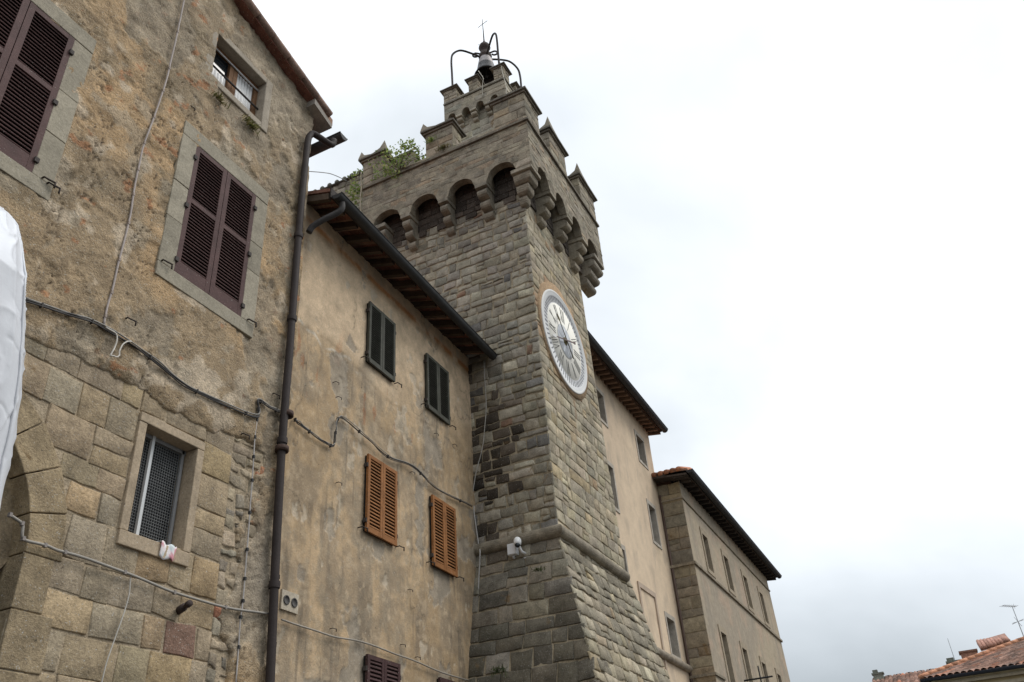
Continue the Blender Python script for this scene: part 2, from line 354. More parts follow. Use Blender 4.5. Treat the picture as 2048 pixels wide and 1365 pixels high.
def frame_stones(pl, parent, u0, u1, z0, z1, wl, wr, wt, wb, d0, d1, tint, split=2, name='window_frame', ears=0., mat='trim', seed=3):
    mb = MB(tint); rr = random.Random(seed); g = .003
    T = lambda: tuple(np.array(tint)*math.exp(rr.gauss(0, .07)))
    def side(a, b):
        zz = z0; cuts = [z0]+sorted(z0+(z1-z0)*(k+rr.uniform(-.2, .2))/split for k in range(1, split))+[z1]
        for p, q in zip(cuts[:-1], cuts[1:]): pl.hexa(mb, a, b, p+g, q-g, d0, d1+rr.uniform(-.004, .004), tint=T())
    side(u0-wl, u0); side(u1, u1+wr)
    pl.hexa(mb, u0-wl-ears, u1+wr+ears, z1, z1+wt, d0, d1+.003, tint=T())
    if wb: pl.hexa(mb, u0-wl-ears, u1+wr+ears, z0-wb, z0, d0, d1+.004, tint=T())
    return bevel(mb.build(name, M[mat], parent), .007)
# ------------------------------------------------------------------ ground
g = MB((.062, .058, .054)); g.add([(-600, -900, 0), (900, -900, 0), (900, 600, 0), (-600, 600, 0)], [(0, 1, 2, 3)])
tag(g.build('ground', M['paving']), kind='structure')
# ================================================================== LEFT STONE HOUSE
HX1 = 6.79
house = thing('stone_house', 'weathered old house at left with purple-brown shutters and rough patched plaster over stone', 'house', (0, 6, 0))
PL = Plane((0, 6.0, 0)); Lf = lambda u, v, d: PL(u, v, d)
def roofz(u): return 11.9-.248*(np.asarray(u)-4.96)
ATT = (4.87, 5.79, 10.28, 11.05); LOW = (4.89, 5.525, 4.40, 5.445)
ARC, ARZ, ARI, ARO = 2.844, 3.98, 1.166, 1.516
def inrect(u, v, r): return (u > r[0]) & (u < r[1]) & (v > r[2]) & (v < r[3])
def pmask(u, v):
    n = fbm(u*1.6, v*1.6, 40, 5)-.5; n2 = fbm(u*5, v*5, 44, 3)-.5
    a = (v-5.74)+.28*n+.12*n2+.18*sst(u, 5.2, 5.9)*(fbm(u*3, v*3, 47)-.4)
    b = (u-6.26-.2*sst(v, 3, 5.7)+.1)+.9*n+.3*n2
    return np.maximum(a, b)
def ptint(u, v):
    n1 = fbm(u*.8, v*.8, 1, 5); n2 = fbm(u*2.6, v*2.6, 5, 5); n3 = fbm(u*7, v*7, 9, 4)
    c = mixc((.43, .305, .18), (.32, .245, .16), sst(n1+.10*sst(v, 7.5, 10.5), .42, .62))
    c = mixc(c, (.245, .195, .13), sst(n2+.11*sst(v, 8.5, 11), .54, .70)*.8)
    c = mixc(c, (.31, .265, .20), sst(v+1.2*(n1-.5), 9.6, 11.2)*sst(u, 3.8, 5.4)*.6)
    c = mixc(c, (.52, .44, .34), sst(fbm(u*4, v*4, 14, 4)+.12*np.exp(-((u-5.6)/.7)**2-((v-6.4)/.55)**2), .60, .70)*.75)
    c = mixc(c, (.35, .31, .245), sst(fbm(u*2.7+9, v*2.7, 21, 4), .62, .68)*.5)
    br = sst(fbm(u*6.1+4, v*7.5, 25, 4)+.03*np.exp(-((u-4.5)/.5)**2-((v-9.7)/.8)**2)+.04*np.exp(-((u-5.7)/.6)**2-((v-9.6)/.4)**2)-.03*sst(7.2-v, 0, .6), .728, .757)
    c = mixc(c, (.37, .175, .085), br*.7)
    c = mixc(c, (.12, .1, .075), sst(fbm(u*2.2, v*.9, 29, 4), .55, .75)*.55*np.exp(-((v-6.0-.03*u)/.22)**2))      # grime along the cable line
    c = mixc(c, (.1, .085, .06), np.exp(-((u-5.6)/.45)**2-((v-9.95)/.2)**2)*.5*sst(n3, .35, .6))
    c = mixc(c, (.47, .42, .37), np.exp(-((u-6.55)/.22)**2-((v-4.4)/.5)**2)*.75)                                  # pale cement patch by the pipe
    c = mixc(c, (.055, .043, .032), crack(u, v)*.85)
    pe = peel(u, v); c = mixc(c, np.array([.275, .235, .18])*(.75+.6*n3)[..., None], pe*.72); c = mixc(c, (.56, .46, .33), np.clip(1-abs(pe-.25)/.25, 0, 1)*.35)
    return c*(.80+.40*n3)[..., None]*np.array((1.13, 1.09, 1.03))
def crack(u, v):
    a = np.exp(-abs(fbm(u*1.5, v*.62, 91, 6, .62)-.5)/.0035)*sst(fbm(u*.9, v*.55, 95, 3), .47, .58); b = np.exp(-abs(fbm(u*2.6+4, v*2.0, 97, 5, .6)-.5)/.005)*sst(fbm(u*.9+7, v*.9, 99, 3), .56, .64)
    return np.clip(a+b, 0, 1)
def peel(u, v):
    f = fbm(u*1.25+3, v*.95, 81, 6, .58)+.05*sst(v, 8.3, 10.3)+.03*sst(u, 3.6, 5.5)*sst(v, 9, 10)-.06*np.exp(-((u-3.9)/.6)**2-((v-7.2)/1.3)**2)-.03*sst(7.8-v, 0, .8)
    return sst(f, .555, .585)
def pdisp(u, v):
    m = pmask(u, v); base = .035+(fbm(u*1.3, v*1.3, 60, 5)-.5)*.03+(fbm(u*6, v*6, 64, 4)-.5)*(.02+.022*sst(v, 7.5, 9.5))+.012*sst(abs(fbm(u*2.1, v*2.1, 67, 5)-.5), 0, .02)
    pits = sst(fbm(u*3.3, v*3.3, 71, 5), .62, .70)*.014
    base = base-.022*crack(u, v)-.016*peel(u, v)+.02*peel(u, v)*(fbm(u*8, v*8, 83, 3)-.5)
    return np.where(m > 0, (base-pits)*sst(m, -.02, .10)+.012*(1-sst(m, -.02, .1)), -.03+0*m)
us = np.concatenate([np.linspace(-7, 1.8, 30)[:-1], lines(1.8, HX1, .019, ATT[0], ATT[1], 4.85, 5.83, 2.185, 3.165)])
vs = np.concatenate([[0, 1.2], lines(2.6, 11.2, .019, ATT[2], ATT[3], 7.2, 9.01)])
BWIN = [(4.85, 5.83, 7.2, 9.01), (2.185, 3.165, 7.2, 9.01)]
def kp(u, v): return ~inrect(u, v, ATT) & ~inrect(u, v, BWIN[0]) & ~inrect(u, v, BWIN[1]) & (pmask(u, v) > -.03) & ((u > 1.8) | (v > 5.8))
grid_wall('plaster_wall', Lf, us, vs, ptint, M['plaster'], house, kp, pdisp)
# gable strip under the roof slope
def gabP(u, v, d): z = 11.2+v*(roofz(u)-11.2); return PL(u, z, d)
ug = np.concatenate([np.linspace(-7, 1.8, 30)[:-1], lines(1.8, HX1, .02)])
grid_wall('gable_wall', gabP, ug, np.linspace(0, 1, 30), lambda u, v: ptint(u, 11.2+v*(roofz(u)-11.2)), M['plaster'], house, None, lambda u, v: pdisp(u, 11.2+v*(roofz(u)-11.2)))
# return wall on the roof-eave side
sm = MB((.3, .235, .16)); sm.box((HX1-.25, 5.985, 0), (HX1-.006, 13, 11.42)); sm.box((-7, 6.7, 0), (HX1-.26, 13, 11.3)); sm.build('side_wall', M['plaster'], house)
def arch_block(v):
    out = [(LOW[0]-.09, LOW[1]+.09)] if LOW[2]-.1 < v < LOW[3]+.09 else []
    if v < ARZ: out.append((ARC-ARI-.28, ARC+ARI+.0))
    elif v < ARZ+ARO: w = math.sqrt(ARO**2-(v-ARZ)**2); out.append((ARC-w, ARC+w))
    return out
ashp = pal([(.325, .26, .175), (.305, .25, .178), (.345, .268, .17), (.295, .248, .182), (.335, .25, .15)], [4, 3, 2, 2, 1])
def asht(u, v, r, n):
    c = ashp(u, v, r, n, .085)*np.array([[1.09, 1.06, 1.02]]); d = np.argmin((u-5.75)**2+(v-3.75)**2); c[d] = (.235, .145, .105); return c
mb = MB((.40, .32, .22))   # mortar backing with its openings
for a in [(-7, ARC-ARI-.3, 0, 5.9), (ARC+ARI+.04, LOW[0]-.03, 0, 5.9), (LOW[1]+.03, 6.4, 0, 5.9), (LOW[0]-.03, LOW[1]+.03, 0, LOW[2]-.03), (LOW[0]-.03, LOW[1]+.03, LOW[3]+.03, 5.9), (ARC-ARI-.3, ARC+ARI+.04, ARZ+ARI+.1, 5.9)]:
    PL.hexa(mb, a[0], a[1], a[2], a[3], -.3, -.004)
PL.hexa(mb, 6.4, HX1-.01, 0, 5.9, -.3, -.005)
PL.hexa(mb, 3.4, 4.06, 5.01, 5.245, -.3, -.006); PL.hexa(mb, 3.8, 4.06, 4.65, 5.009, -.3, -.007)
mb.build('mortar_wall', M['mortar'], house)
masonry('ashlar_wall', Lf, (1.5, 5.95), lambda v: (.2, 6.02), (.17, .37), (.22, .56), .008, asht, M['stone'], house, arch_block, seed=11, gap=.010, rough=.011, jit=.012, edge=.010, wav=.05)
rubp = pal([(.33, .27, .19), (.28, .24, .18), (.4, .32, .22), (.36, .17, .10), (.22, .19, .15)], [4, 3, 2, .9, 1])
masonry('rubble_wall', Lf, (1.5, 5.8), lambda v: (6.02, HX1-.02), (.09, .19), (.1, .27), .013, lambda u, v, r, n: rubp(u, v, r, n, .15), M['stone'], house, None, seed=5, gap=.024, rough=.014, jit=.024, edge=.018, wav=.1)
# pointed doorway arch: each wedge stone of its ring, the deep reveal and the wall inside
ring = MB(); na = 11
for side in (1, -1):
    for k in range(6):
        a0, a1 = k*PI/2/6+.004, (k+1)*PI/2/6-.004; tt = grow_tint((.32, .245, .15), .08); pr = .018+random.uniform(-.004, .006)
        n = 4; A = [a0+(a1-a0)*i/n for i in range(n+1)]; ro_ = ARO-.006+random.uniform(-.02, .01)
        pts = [(ARC+side*r*math.cos(a), ARZ+r*math.sin(a)) for r, a in [(ARI, a) for a in A]+[(ro_, a1), (ro_, a0)]]
        ring.prism([PL(u, z, pr) for u, z in pts], PL(0, 0, -.34-pr)-PL(0, 0, 0), tt)
    for k in range(4):
        z1 = ARZ-k*.42; ring.hexa([PL(u, z, d) for d in (-.34, .02) for u, z in ((ARC+side*ARI, z1-.415), (ARC+side*(ARI+.26+.1*(k % 2)), z1-.415), (ARC+side*(ARI+.26+.1*(k % 2)), z1-.004), (ARC+side*ARI, z1-.004))], grow_tint((.31, .24, .15), .08))
bevel(ring.build('door_arch', M['stone'], house), .008)
tym = MB((.29, .225, .145)); n = 20
for k in range(n):
    a0, a1 = PI*k/n, PI*(k+1)/n
    pts = [(ARC+r*math.cos(a), z+r*math.sin(a)) for r, a, z in ((ARI-.10, a0, ARZ-.22), (ARI+.02, a0, ARZ), (ARI+.02, a1, ARZ), (ARI-.10, a1, ARZ-.22))]
    tym.hexa([PL(u, z, d) for d in (-.45, -.17) for u, z in pts])
tym.build('tympanum', M['stone'], house)
dr = MB((.03, .024, .02)); PL.hexa(dr, ARC-ARI-.25, ARC+ARI+.25, 0, ARZ+ARI, -.66, -.6); dr.build('door', M['wood'], house)
# roof, verge and eave
rf = MB((.20, .085, .06)); vs_ = [(-7, 14.866)]
def rpt(u, y, d): return (u, y, float(roofz(u))+d)
rf.hexa([rpt(-7, 5.84, .0), rpt(6.68, 5.84, .0), rpt(6.68, 13, .0), rpt(-7, 13, .0), rpt(-7, 5.84, .09), rpt(6.68, 5.84, .09), rpt(6.68, 13, .09), rpt(-7, 13, .09)])
roof = rf.build('roof', M['terracotta'], house)
tl = MB(); u = 1.0
for k in range(22):       # verge tiles, each lapped over the next
    u0 = 6.98-k*.33; w = .42; a = np.array(rpt(u0-w, 5.80, .105)); b = np.array(rpt(u0, 5.80, .075))
    for y in (5.80, 6.02):
        A, B = a.copy(), b.copy(); A[1] = B[1] = y+.045; tl.tube([A, (A+B)/2, B], [.062, .07, .078], 8, grow_tint((.26, .17, .13), .18))
tl.build('roof_tiles', M['terracotta'], house)
ev = MB((.30, .27, .235)); z7 = lambda u: float(roofz(u))
ev.hexa([(6.62, 5.82, z7(6.62)-.11), (7.04, 5.82, z7(7.04)-.13), (7.04, 13, z7(7.04)-.13), (6.62, 13, z7(6.62)-.11), (6.62, 5.82, z7(6.62)-.003), (7.04, 5.82, z7(7.04)-.05), (7.04, 13, z7(7.04)-.05), (6.62, 13, z7(6.62)-.003)])
ev.hexa([(6.70, 5.83, z7(6.70)-.003), (7.06, 5.83, z7(7.06)-.048), (7.06, 13, z7(7.06)-.048), (6.70, 13, z7(6.70)-.003), (6.70, 5.83, z7(6.70)+.08), (7.06, 5.83, z7(7.06)+.075), (7.06, 13, z7(7.06)+.075), (6.70, 13, z7(6.70)+.08)], (.32, .2, .14))
ev.build('eave_board', M['trim'], house)
def gutter(name, pts, r, parent, tint=(.06, .058, .06), end=True, up=(0, 0, 1), turn=1):
    mb = MB(tint); P = [np.asarray(p, float) for p in pts]; d = P[-1]-P[0]; d /= np.linalg.norm(d); s_ = np.cross(d, (0, 0, 1.)); s_ /= np.linalg.norm(s_); n = 10
    for rr in (r, r*.9):
        vs = [p+s_*rr*math.cos(PI+PI*k/n)+np.array([0, 0, 1.])*rr*math.sin(PI+PI*k/n) for p in P for k in range(n+1)]
        mb.add(vs, [(i*(n+1)+k, i*(n+1)+k+1, (i+1)*(n+1)+k+1, (i+1)*(n+1)+k) for i in range(len(P)-1) for k in range(n)], None, True)
    for sgn in (1, -1): mb.tube([p+s_*r*sgn for p in P], r*.13, 6)
    for p in (P[0], P[-1]): mb.add([p+d*.0]+[p+s_*r*.98*math.cos(PI+PI*k/n)+np.array([0, 0, 1.])*r*.98*math.sin(PI+PI*k/n) for k in range(n+1)], [(0, k+1, k+2) for k in range(n)])
    return mb.build(name, M['metal'], parent)
gutter('gutter', [(7.08, 5.62, 11.03), (7.08, 13, 11.0)], .085, house)
dp = MB((.042, .032, .029))
top = [tuple(atY(x, y, Y)) for x, y, Y in ((668, 281, 5.71), (664, 290, 5.72), (652, 284, 5.75), (637, 274, 5.82), (625, 268, 5.87), (617.5, 275, 5.89))]
pp = [tuple(atY(x, y, 5.89)) for x, y in ((614.5, 290), (604.5, 385), (593, 520), (580, 690), (572.5, 780), (563, 900), (553, 1080), (546, 1230), (540, 1365))]
pp.append((pp[-1][0]+.02, 5.89, 0))
dp.tube(np.vstack([spline(top, 4), pp]), .047, 12)
for z in (8.9, 7.6, 5.95, 4.35):
    i = np.interp(-z, [-p[2] for p in pp], [p[0] for p in pp]); dp.lathe([(.058, -.035), (.06, 0), (.058, .035)], (i, 5.89, z), 14)
pipe = dp.build('downpipe', M['metal'], house)
for x, y in ((574, 829), (564, 899)):
    cl = MB((.07, .042, .032)); c_ = atY(x, y, 5.89); cl.lathe([(.055, -.03), (.075, -.03), (.075, .03), (.055, .03)], c_, 14); cl.bar(c_+np.array([0, .05, 0]), c_+np.array([.0, .13, 0]), .03); cl.build('pipe_bracket', M['iron'], house)
# big shuttered windows
PUR = (.088, .047, .043)
for (a, b) in ((4.84, 5.84), (2.175, 3.175)):
    z0, z1 = 7.19, 9.02
    w = MB((.02, .018, .016)); PL.hexa(w, a+.01, b-.01, z0+.01, z1-.01, -.02, .008); win = w.build('window', M['dark'], house)
    frame_stones(PL, win, a, b, z0, z1, .215, .215, .205, .17, -.02, .058, (.31, .275, .21), 3, seed=int(a*10))
    m_ = (a+b)/2; lab = None
    for p, q in ((a+.0, m_-.004), (m_+.004, b)): leaf(PL, win, p, q, z0+.004, z1-.004, .022, PUR, M['paint'], .042, (z0+(z1-z0)*.56,), .062, .16)
    hinges(PL, win, (a, b), (z0+.15, z0+.9, z0+1.62), .045)
    for q in (a-.17, b+.10): wall_hook(PL, win, q, z0+.02, 1.2)
    bk = MB((.36, .17, .09))
    for k in range(5): PL.hexa(bk, a+.02+k*.2, a+.2+k*.2, z1+.012, z1+.045, .03, .057, tint=grow_tint((.38, .18, .09), .15))
    bk.build('lintel_brick', M['stone'], win)
# attic window
w = MB((.045, .05, .055)); PL.hexa(w, ATT[0]+.1, ATT[1]-.1, ATT[2]+.08, ATT[3]-.08, -.15, -.145); aw = w.build('window', M['glass'], house)
rv = MB((.36, .31, .245)); e = .02
for q in ((ATT[0]-.12, ATT[0]+.004, ATT[2]-.1, ATT[3]+.1), (ATT[1]-.004, ATT[1]+.12, ATT[2]-.1, ATT[3]+.1), (ATT[0]+.004, ATT[1]-.004, ATT[3]-.004, ATT[3]+.1), (ATT[0]+.004, ATT[1]-.004, ATT[2]-.1, ATT[2]+.004)): PL.hexa(rv, q[0], q[1], q[2], q[3], -.20, .042)
bevel(rv.build('window_frame', M['trim'], aw), .012)
fr = MB((.17, .09, .045)); A0, A1, Z0, Z1 = ATT[0]+.004, ATT[1]-.004, ATT[2]+.004, ATT[3]-.004; mid_ = (A0+A1)/2
for q in ((A0, A0+.06, Z0, Z1), (A1-.06, A1, Z0, Z1), (A0+.06, A1-.06, Z0, Z0+.07), (A0+.06, A1-.06, Z1-.06, Z1), (mid_-.07, mid_-.003, Z0+.07, Z1-.06), (mid_+.003, mid_+.07, Z0+.07, Z1-.06)): PL.hexa(fr, q[0], q[1], q[2], q[3], -.165, -.10)
fr.build('sash', M['wood'], aw)
ct = MB((.75, .75, .74)); cu = np.linspace(0, 1, 40)
for p, q, zt in ((A0+.06, mid_-.07, Z1-.38), (mid_+.09, A1-.05, Z1-.06)):
    vs = [PL(p+(q-p)*t, z, -.140+.006*math.sin(t*38+z)) for z in (Z0+.06, zt) for t in cu]; ct.add(vs, [(i, i+1, 40+i+1, 40+i) for i in range(39)], None, True)
ct.build('curtain', M['white'], aw)
rb = MB((.05, .045, .042)); 
rb.tube([PL(A0-.02, Z0+.3, -.06), PL(A1+.02, Z0+.3, -.06)], .014, 8); rb.tube([PL(A0-.02, Z1-.10, -.085), PL(A1+.02, Z1-.10, -.085)], .012, 8, (.5, .5, .5)); rb.build('window_rail', M['iron'], aw)
# lower window with wire mesh
a, b, z0, z1 = LOW
w = MB((.03, .032, .034)); PL.hexa(w, a-.01, b+.01, z0, z1, -.23, -.22); lw = w.build('window', M['dark'], house)
frame_stones(PL, lw, a, b, z0, z1, .088, .088, .09, .13, -.25, .03, (.40, .315, .22), 1, seed=8)
ms = MB((.17, .175, .175)); pitch = .028
for k in range(int((b-a)/pitch)): ms.tube([PL(a+(k+.5)*pitch, z0, -.15), PL(a+(k+.5)*pitch, z1, -.15)], .0038, 4, cap=False)
for k in range(int((z1-z0)/pitch)): ms.tube([PL(a, z0+(k+.5)*pitch, -.146), PL(b, z0+(k+.5)*pitch, -.146)], .0038, 4, cap=False)
ms.build('wire_mesh', M['metal'], lw)
fr = MB((.62, .63, .63)); PL.hexa(fr, a+.20, a+.232, z0+.002, z1-.002, -.142, -.11); PL.hexa(fr, b-.05, b-.02, z0+.002, z1-.002, -.142, -.12, tint=(.25, .25, .25)); PL.hexa(fr, a+.002, b-.002, z1-.04, z1-.004, -.142, -.12, tint=(.25, .25, .25)); fr.build('window_bar', M['white'], lw)
# iron fittings on the wall
for x, y, s in ((85, 372, 1.2), (245, 640, 1.), (540, 790, .9), (478, 870, .9), (375, 215, .7), (530, 1285, .9), (540, 1150, .8)): q = PL.u(x, y); wall_hook(PL, house, q[0], q[1], s)
q = PL.u(357, 1222); bt = MB((.05, .035, .03)); bt.lathe([(.0, 0), (.035, 0), (.035, .1), (.02, .1), (.02, .16), (.03, .16), (.03, .2), (0, .2)], PL(q[0], q[1], 0), 12, axis=(-.3, -.95, .1)); bt.build('pipe_stub', M['iron'], house)
# ================================================================== MIDDLE PLASTER HOUSE
PM = Plane((6.80, 6.03, 0), .0264); MW = 4.93
mid = thing('plaster_house', 'narrow stained tan plaster house between the stone house and the tower', 'house', (6.8, 6.03, 0))
wins = []   # (u0,u1,z0,z1,kind)
for (tl, br, kind) in (((733, 605), (783, 767), 'green'), ((847, 708), (894, 853), 'green'), ((729.5, 909.5), (785.6, 1094.7), 'tan'), ((857.7, 991), (908, 1156.6), 'tan'), ((726.6, 1306.7), (789, 1470), 'purple'), ((872, 1353), (925, 1500), 'purple')):
    a = PM.u(*tl); b = PM.u(*br); wins.append([a[0], b[0], b[1], a[1], kind])
for w_ in wins[4:]: w_[1] = w_[0]+.72; w_[2] = 2.95; w_[3] = 4.0
def mtint(u, v):
    n1 = fbm(u*.9, v*.7, 101, 5); n2 = fbm(u*3.2, v*2.6, 105, 5); n3 = fbm(u*8, v*8, 109, 4); st = fbm(u*5, v*.7, 113, 4)
    top = sst(v+.25*(n1-.5)-.10*np.sin(u*2), 7.55, 7.95)*(1-.75*sst(u, 1.7, 3.2)*sst(8.6-v, 0, .6))
    c = mixc((.385, .285, .175), (.475, .355, .225), sst(n1, .4, .62))
    c = mixc(c, (.255, .21, .155), sst(n2+.10*np.exp(-((v-4.9)/.9)**2)+.06*np.exp(-((u-1.9)/.6)**2), .50, .70)*.6)
    c = mixc(c, (.17, .142, .108), sst(st+.12*np.exp(-((u-2.0)/.55)**2-((v-4.7)/.6)**2), .56, .76)*.6*(1-top))
    c = mixc(c, (.60, .475, .335), top*.92)
    c = mixc(c, (.40, .32, .225), top*sst(n2, .5, .7)*.5)
    for w in wins[:4]:      # runs below the shutters
        c = mixc(c, (.33, .285, .22), np.exp(-((u-(w[0]+w[1])/2)/.42)**2)*sst(w[2]-v, -.1, .1)*np.exp(-np.clip(w[2]-v, 0, 9)/.55)*sst(st, .35, .6)*.8)
        c = mixc(c, (.17, .14, .105), np.exp(-((u-w[0])/.09)**2)*sst(w[2]-v, -.1, .1)*np.exp(-np.clip(w[2]-v, 0, 9)/.5)*.6)
    c = mixc(c, (.50, .44, .35), sst(fbm(u*4.5+3, v*3, 121, 4)+.12*np.exp(-((u-2.75)/.25)**2-((v-7.6)/.4)**2), .70, .73)*.7)
    c = mixc(c, (.40, .36, .31), np.exp(-((u-.9)/.5)**2-((v-3.35)/.25)**2)*sst(n2, .3, .5)*.8)
    c = mixc(c, (.36, .16, .07), sst(fbm(u*8+3, v*2.2, 127, 3), .74, .77)*np.exp(-((v-7.4)/.5)**2)*.7)
    rust = np.exp(-((v-9.47+.05*(n2-.5))/.055)**2)
    c = mixc(c, (.40, .19, .075), np.clip(rust*1.3, 0, 1)*sst(n2, .25, .5)); c = mixc(c, (.30, .2, .12), np.exp(-((v-9.38)/.07)**2)*.5)
    c = mixc(c, (.16, .125, .09), np.exp(-((u-.12)/.1)**2)*sst(v, 8.3, 9.3)*.7)
    cr = np.exp(-((v-(7.74+.05*np.sin(u*7)+.03*np.sin(u*17)))/.022)**2)*sst(1.6-u, 0, .2)
    c = mixc(c, (.55, .5, .42), cr*sst(n3, .35, .5))
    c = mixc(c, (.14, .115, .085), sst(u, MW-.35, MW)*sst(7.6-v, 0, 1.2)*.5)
    low = 1-top; bl_ = fbm(u*10+2, v*7, 141, 5, .65); c = mixc(c, np.array((.28, .24, .18)), sst(bl_, .50, .62)*.5*(.35+.65*low)*sst(n1, .3, .6)); c = mixc(c, np.array((.50, .40, .28)), sst(fbm(u*14, v*11, 145, 4), .58, .68)*.45*low)
    c = mixc(c, (.13, .11, .085), sst(fbm(u*16+4, v*1.1, 153, 4), .58, .74)*sst(fbm(u*1.7, v*1.3, 157, 3), .45, .62)*.55*low)
    pe = mpeel(u, v); c = mixc(c, np.array((.30, .265, .215))*(.8+.4*n3)[..., None], pe*.8); c = mixc(c, (.60, .52, .41), np.clip(1-abs(pe-.3)/.3, 0, 1)*.5*(pe > .02))
    ck = np.exp(-abs(fbm(u*1.3+5, v*.7, 147, 5)-.5)/.0045)*sst(fbm(u*.8, v*.8, 149), .5, .6); c = mixc(c, (.09, .075, .055), ck*.7)
    return c*(.84+.32*n3)[..., None]*np.array((1.08, 1.04, .99))
def mpeel(u, v):
    f = fbm(u*1.9+13, v*1.5, 143, 6, .58)+.07*np.exp(-((u-.8)/.6)**2-((v-3.4)/.4)**2)+.05*np.exp(-((u-4.2)/.4)**2-((v-6.3)/1.)**2)-.10*sst(v, 7.6, 7.9)
    return sst(f, .615, .635)
def mdisp(u, v):
    top = sst(v+.25*(fbm(u*.9, v*.7, 101, 5)-.5)-.10*np.sin(u*2), 7.70, 7.76)
    return (fbm(u*1.1, v*1.1, 131, 5)-.5)*.03+(fbm(u*5, v*5, 135, 4)-.5)*.012+.008*top-.010*mpeel(u, v)-.010*sst(fbm(u*4.5+3, v*3, 121, 4), .70, .72)
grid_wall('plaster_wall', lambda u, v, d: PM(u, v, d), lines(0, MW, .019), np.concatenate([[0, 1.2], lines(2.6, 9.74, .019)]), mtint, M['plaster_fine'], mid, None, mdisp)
bd = MB((.3, .24, .17)); PM.hexa(bd, .02, MW-.02, 0, 9.6, -6, -.05); bd.build('house_body', M['plaster'], mid)
# roof, rafters with terracotta boards between, gutter
zr = lambda d: 9.655+(.45-d)*.30
rf = MB((.24, .12, .085))
rf.hexa([PM(u, zr(d)+e, d) for e in (.06, .12) for u, d in ((.02, .43), (MW-.02, .43), (MW-.02, -3), (.02, -3))]); mroof = rf.build('roof', M['terracotta'], mid)
for k in range(0): pass
tl = MB()
for k in range(26):
    u = .1+k*.19; tl.tube([PM(u, zr(d)+.10, d) for i, d in enumerate((.38, .2, -1, -3))], .07, 8, grow_tint((.26, .15, .10), .2))
tl.build('roof_tiles', M['terracotta'], mid)
so_ = MB((.21, .085, .055)); 
for k in range(15):
    u0 = .05+k*.325
    for j in range(3): d0 = -.02+j*.145; so_.hexa([PM(u, zr(d)+e, d) for e in (.035, .058) for u, d in ((u0+.03, d0), (u0+.318, d0), (u0+.318, d0+.138), (u0+.03, d0+.138))], grow_tint((.17, .07, .045), .25))
so_.build('eave_tiles', M['terracotta'], mid)
for k in range(16):
    ra = MB(grow_tint((.085, .06, .042), .15)); u = .06+k*.3235
    ra.hexa([PM(uu, zr(d)+e, d) for e in (-.07, .034) for uu, d in ((u-.035, .40), (u+.035, .40), (u+.035, -.15), (u-.035, -.15))]); ra.build('rafter', M['wood'], mid)
fb = MB((.05, .04, .034)); fb.hexa([PM(u, zr(.42)+e, d) for e in (-.05, .12) for u, d in ((.02, .445), (MW-.06, .445), (MW-.06, .425), (.02, .425))]); fb.build('fascia', M['wood'], mid)
gutter('gutter', [PM(.04, 9.645, .525), PM(MW-.1, 9.60, .525)], .078, mid, (.05, .05, .05))
el = MB((.05, .045, .043)); P_ = [PM(.16, 9.58, .53), PM(.16, 9.47, .53), PM(.12, 9.38, .47), PM(.04, 9.27, .33), PM(-.01, 9.17, .20), PM(-.02, 9.08, .15)]
el.tube(spline(P_, 5), .043, 12); el.build('downpipe', M['metal'], mid)
COL = {'green': (.075, .075, .06), 'tan': (.29, .128, .048), 'purple': (.07, .038, .036)}
for (a, b, z0, z1, kd) in wins:
    w = MB((.02, .018, .016)); PM.hexa(w, a+.012, b-.012, z0+.012, z1-.012, .0, .028); win = w.build('window', M['dark'], mid); m_ = (a+b)/2
    for p, q in ((a, m_-.003), (m_+.003, b)): leaf(PM, win, p, q, z0, z1, .032, COL[kd], M['paint'], .036 if kd == 'green' else .046, (z0+(z1-z0)*.02+.11,) if False else (), .05, .07)
    hinges(PM, win, (a, b), (z0+.14, z1-.16), .03)
    for q in (a-.10, b+.06): wall_hook(PM, win, q, z0+.02, 1.0)
for x, y in ((667, 765), (672, 795), (672, 966), (868, 868), (660, 1258), (800, 1290), (830, 1315), (905, 890), (820, 945), (815, 1180)): q = PM.u(x, y); wall_hook(PM, mid, q[0], q[1], .6)
vp = PM.u(577, 1204); vm = MB((.46, .40, .31)); PM.hexa(vm, vp[0]-.14, vp[0]+.14, vp[1]-.105, vp[1]+.10, .0, .022)
for s_ in (-1, 1):
    c_ = PM(vp[0]+s_*.066, vp[1], .02); vm.lathe([(.048, 0), (.05, .012), (.04, .014), (.038, .004), (0, .003)], c_, 16, (.09, .085, .08), axis=PM.n)
vm.build('vent_plate', M['trim'], mid)
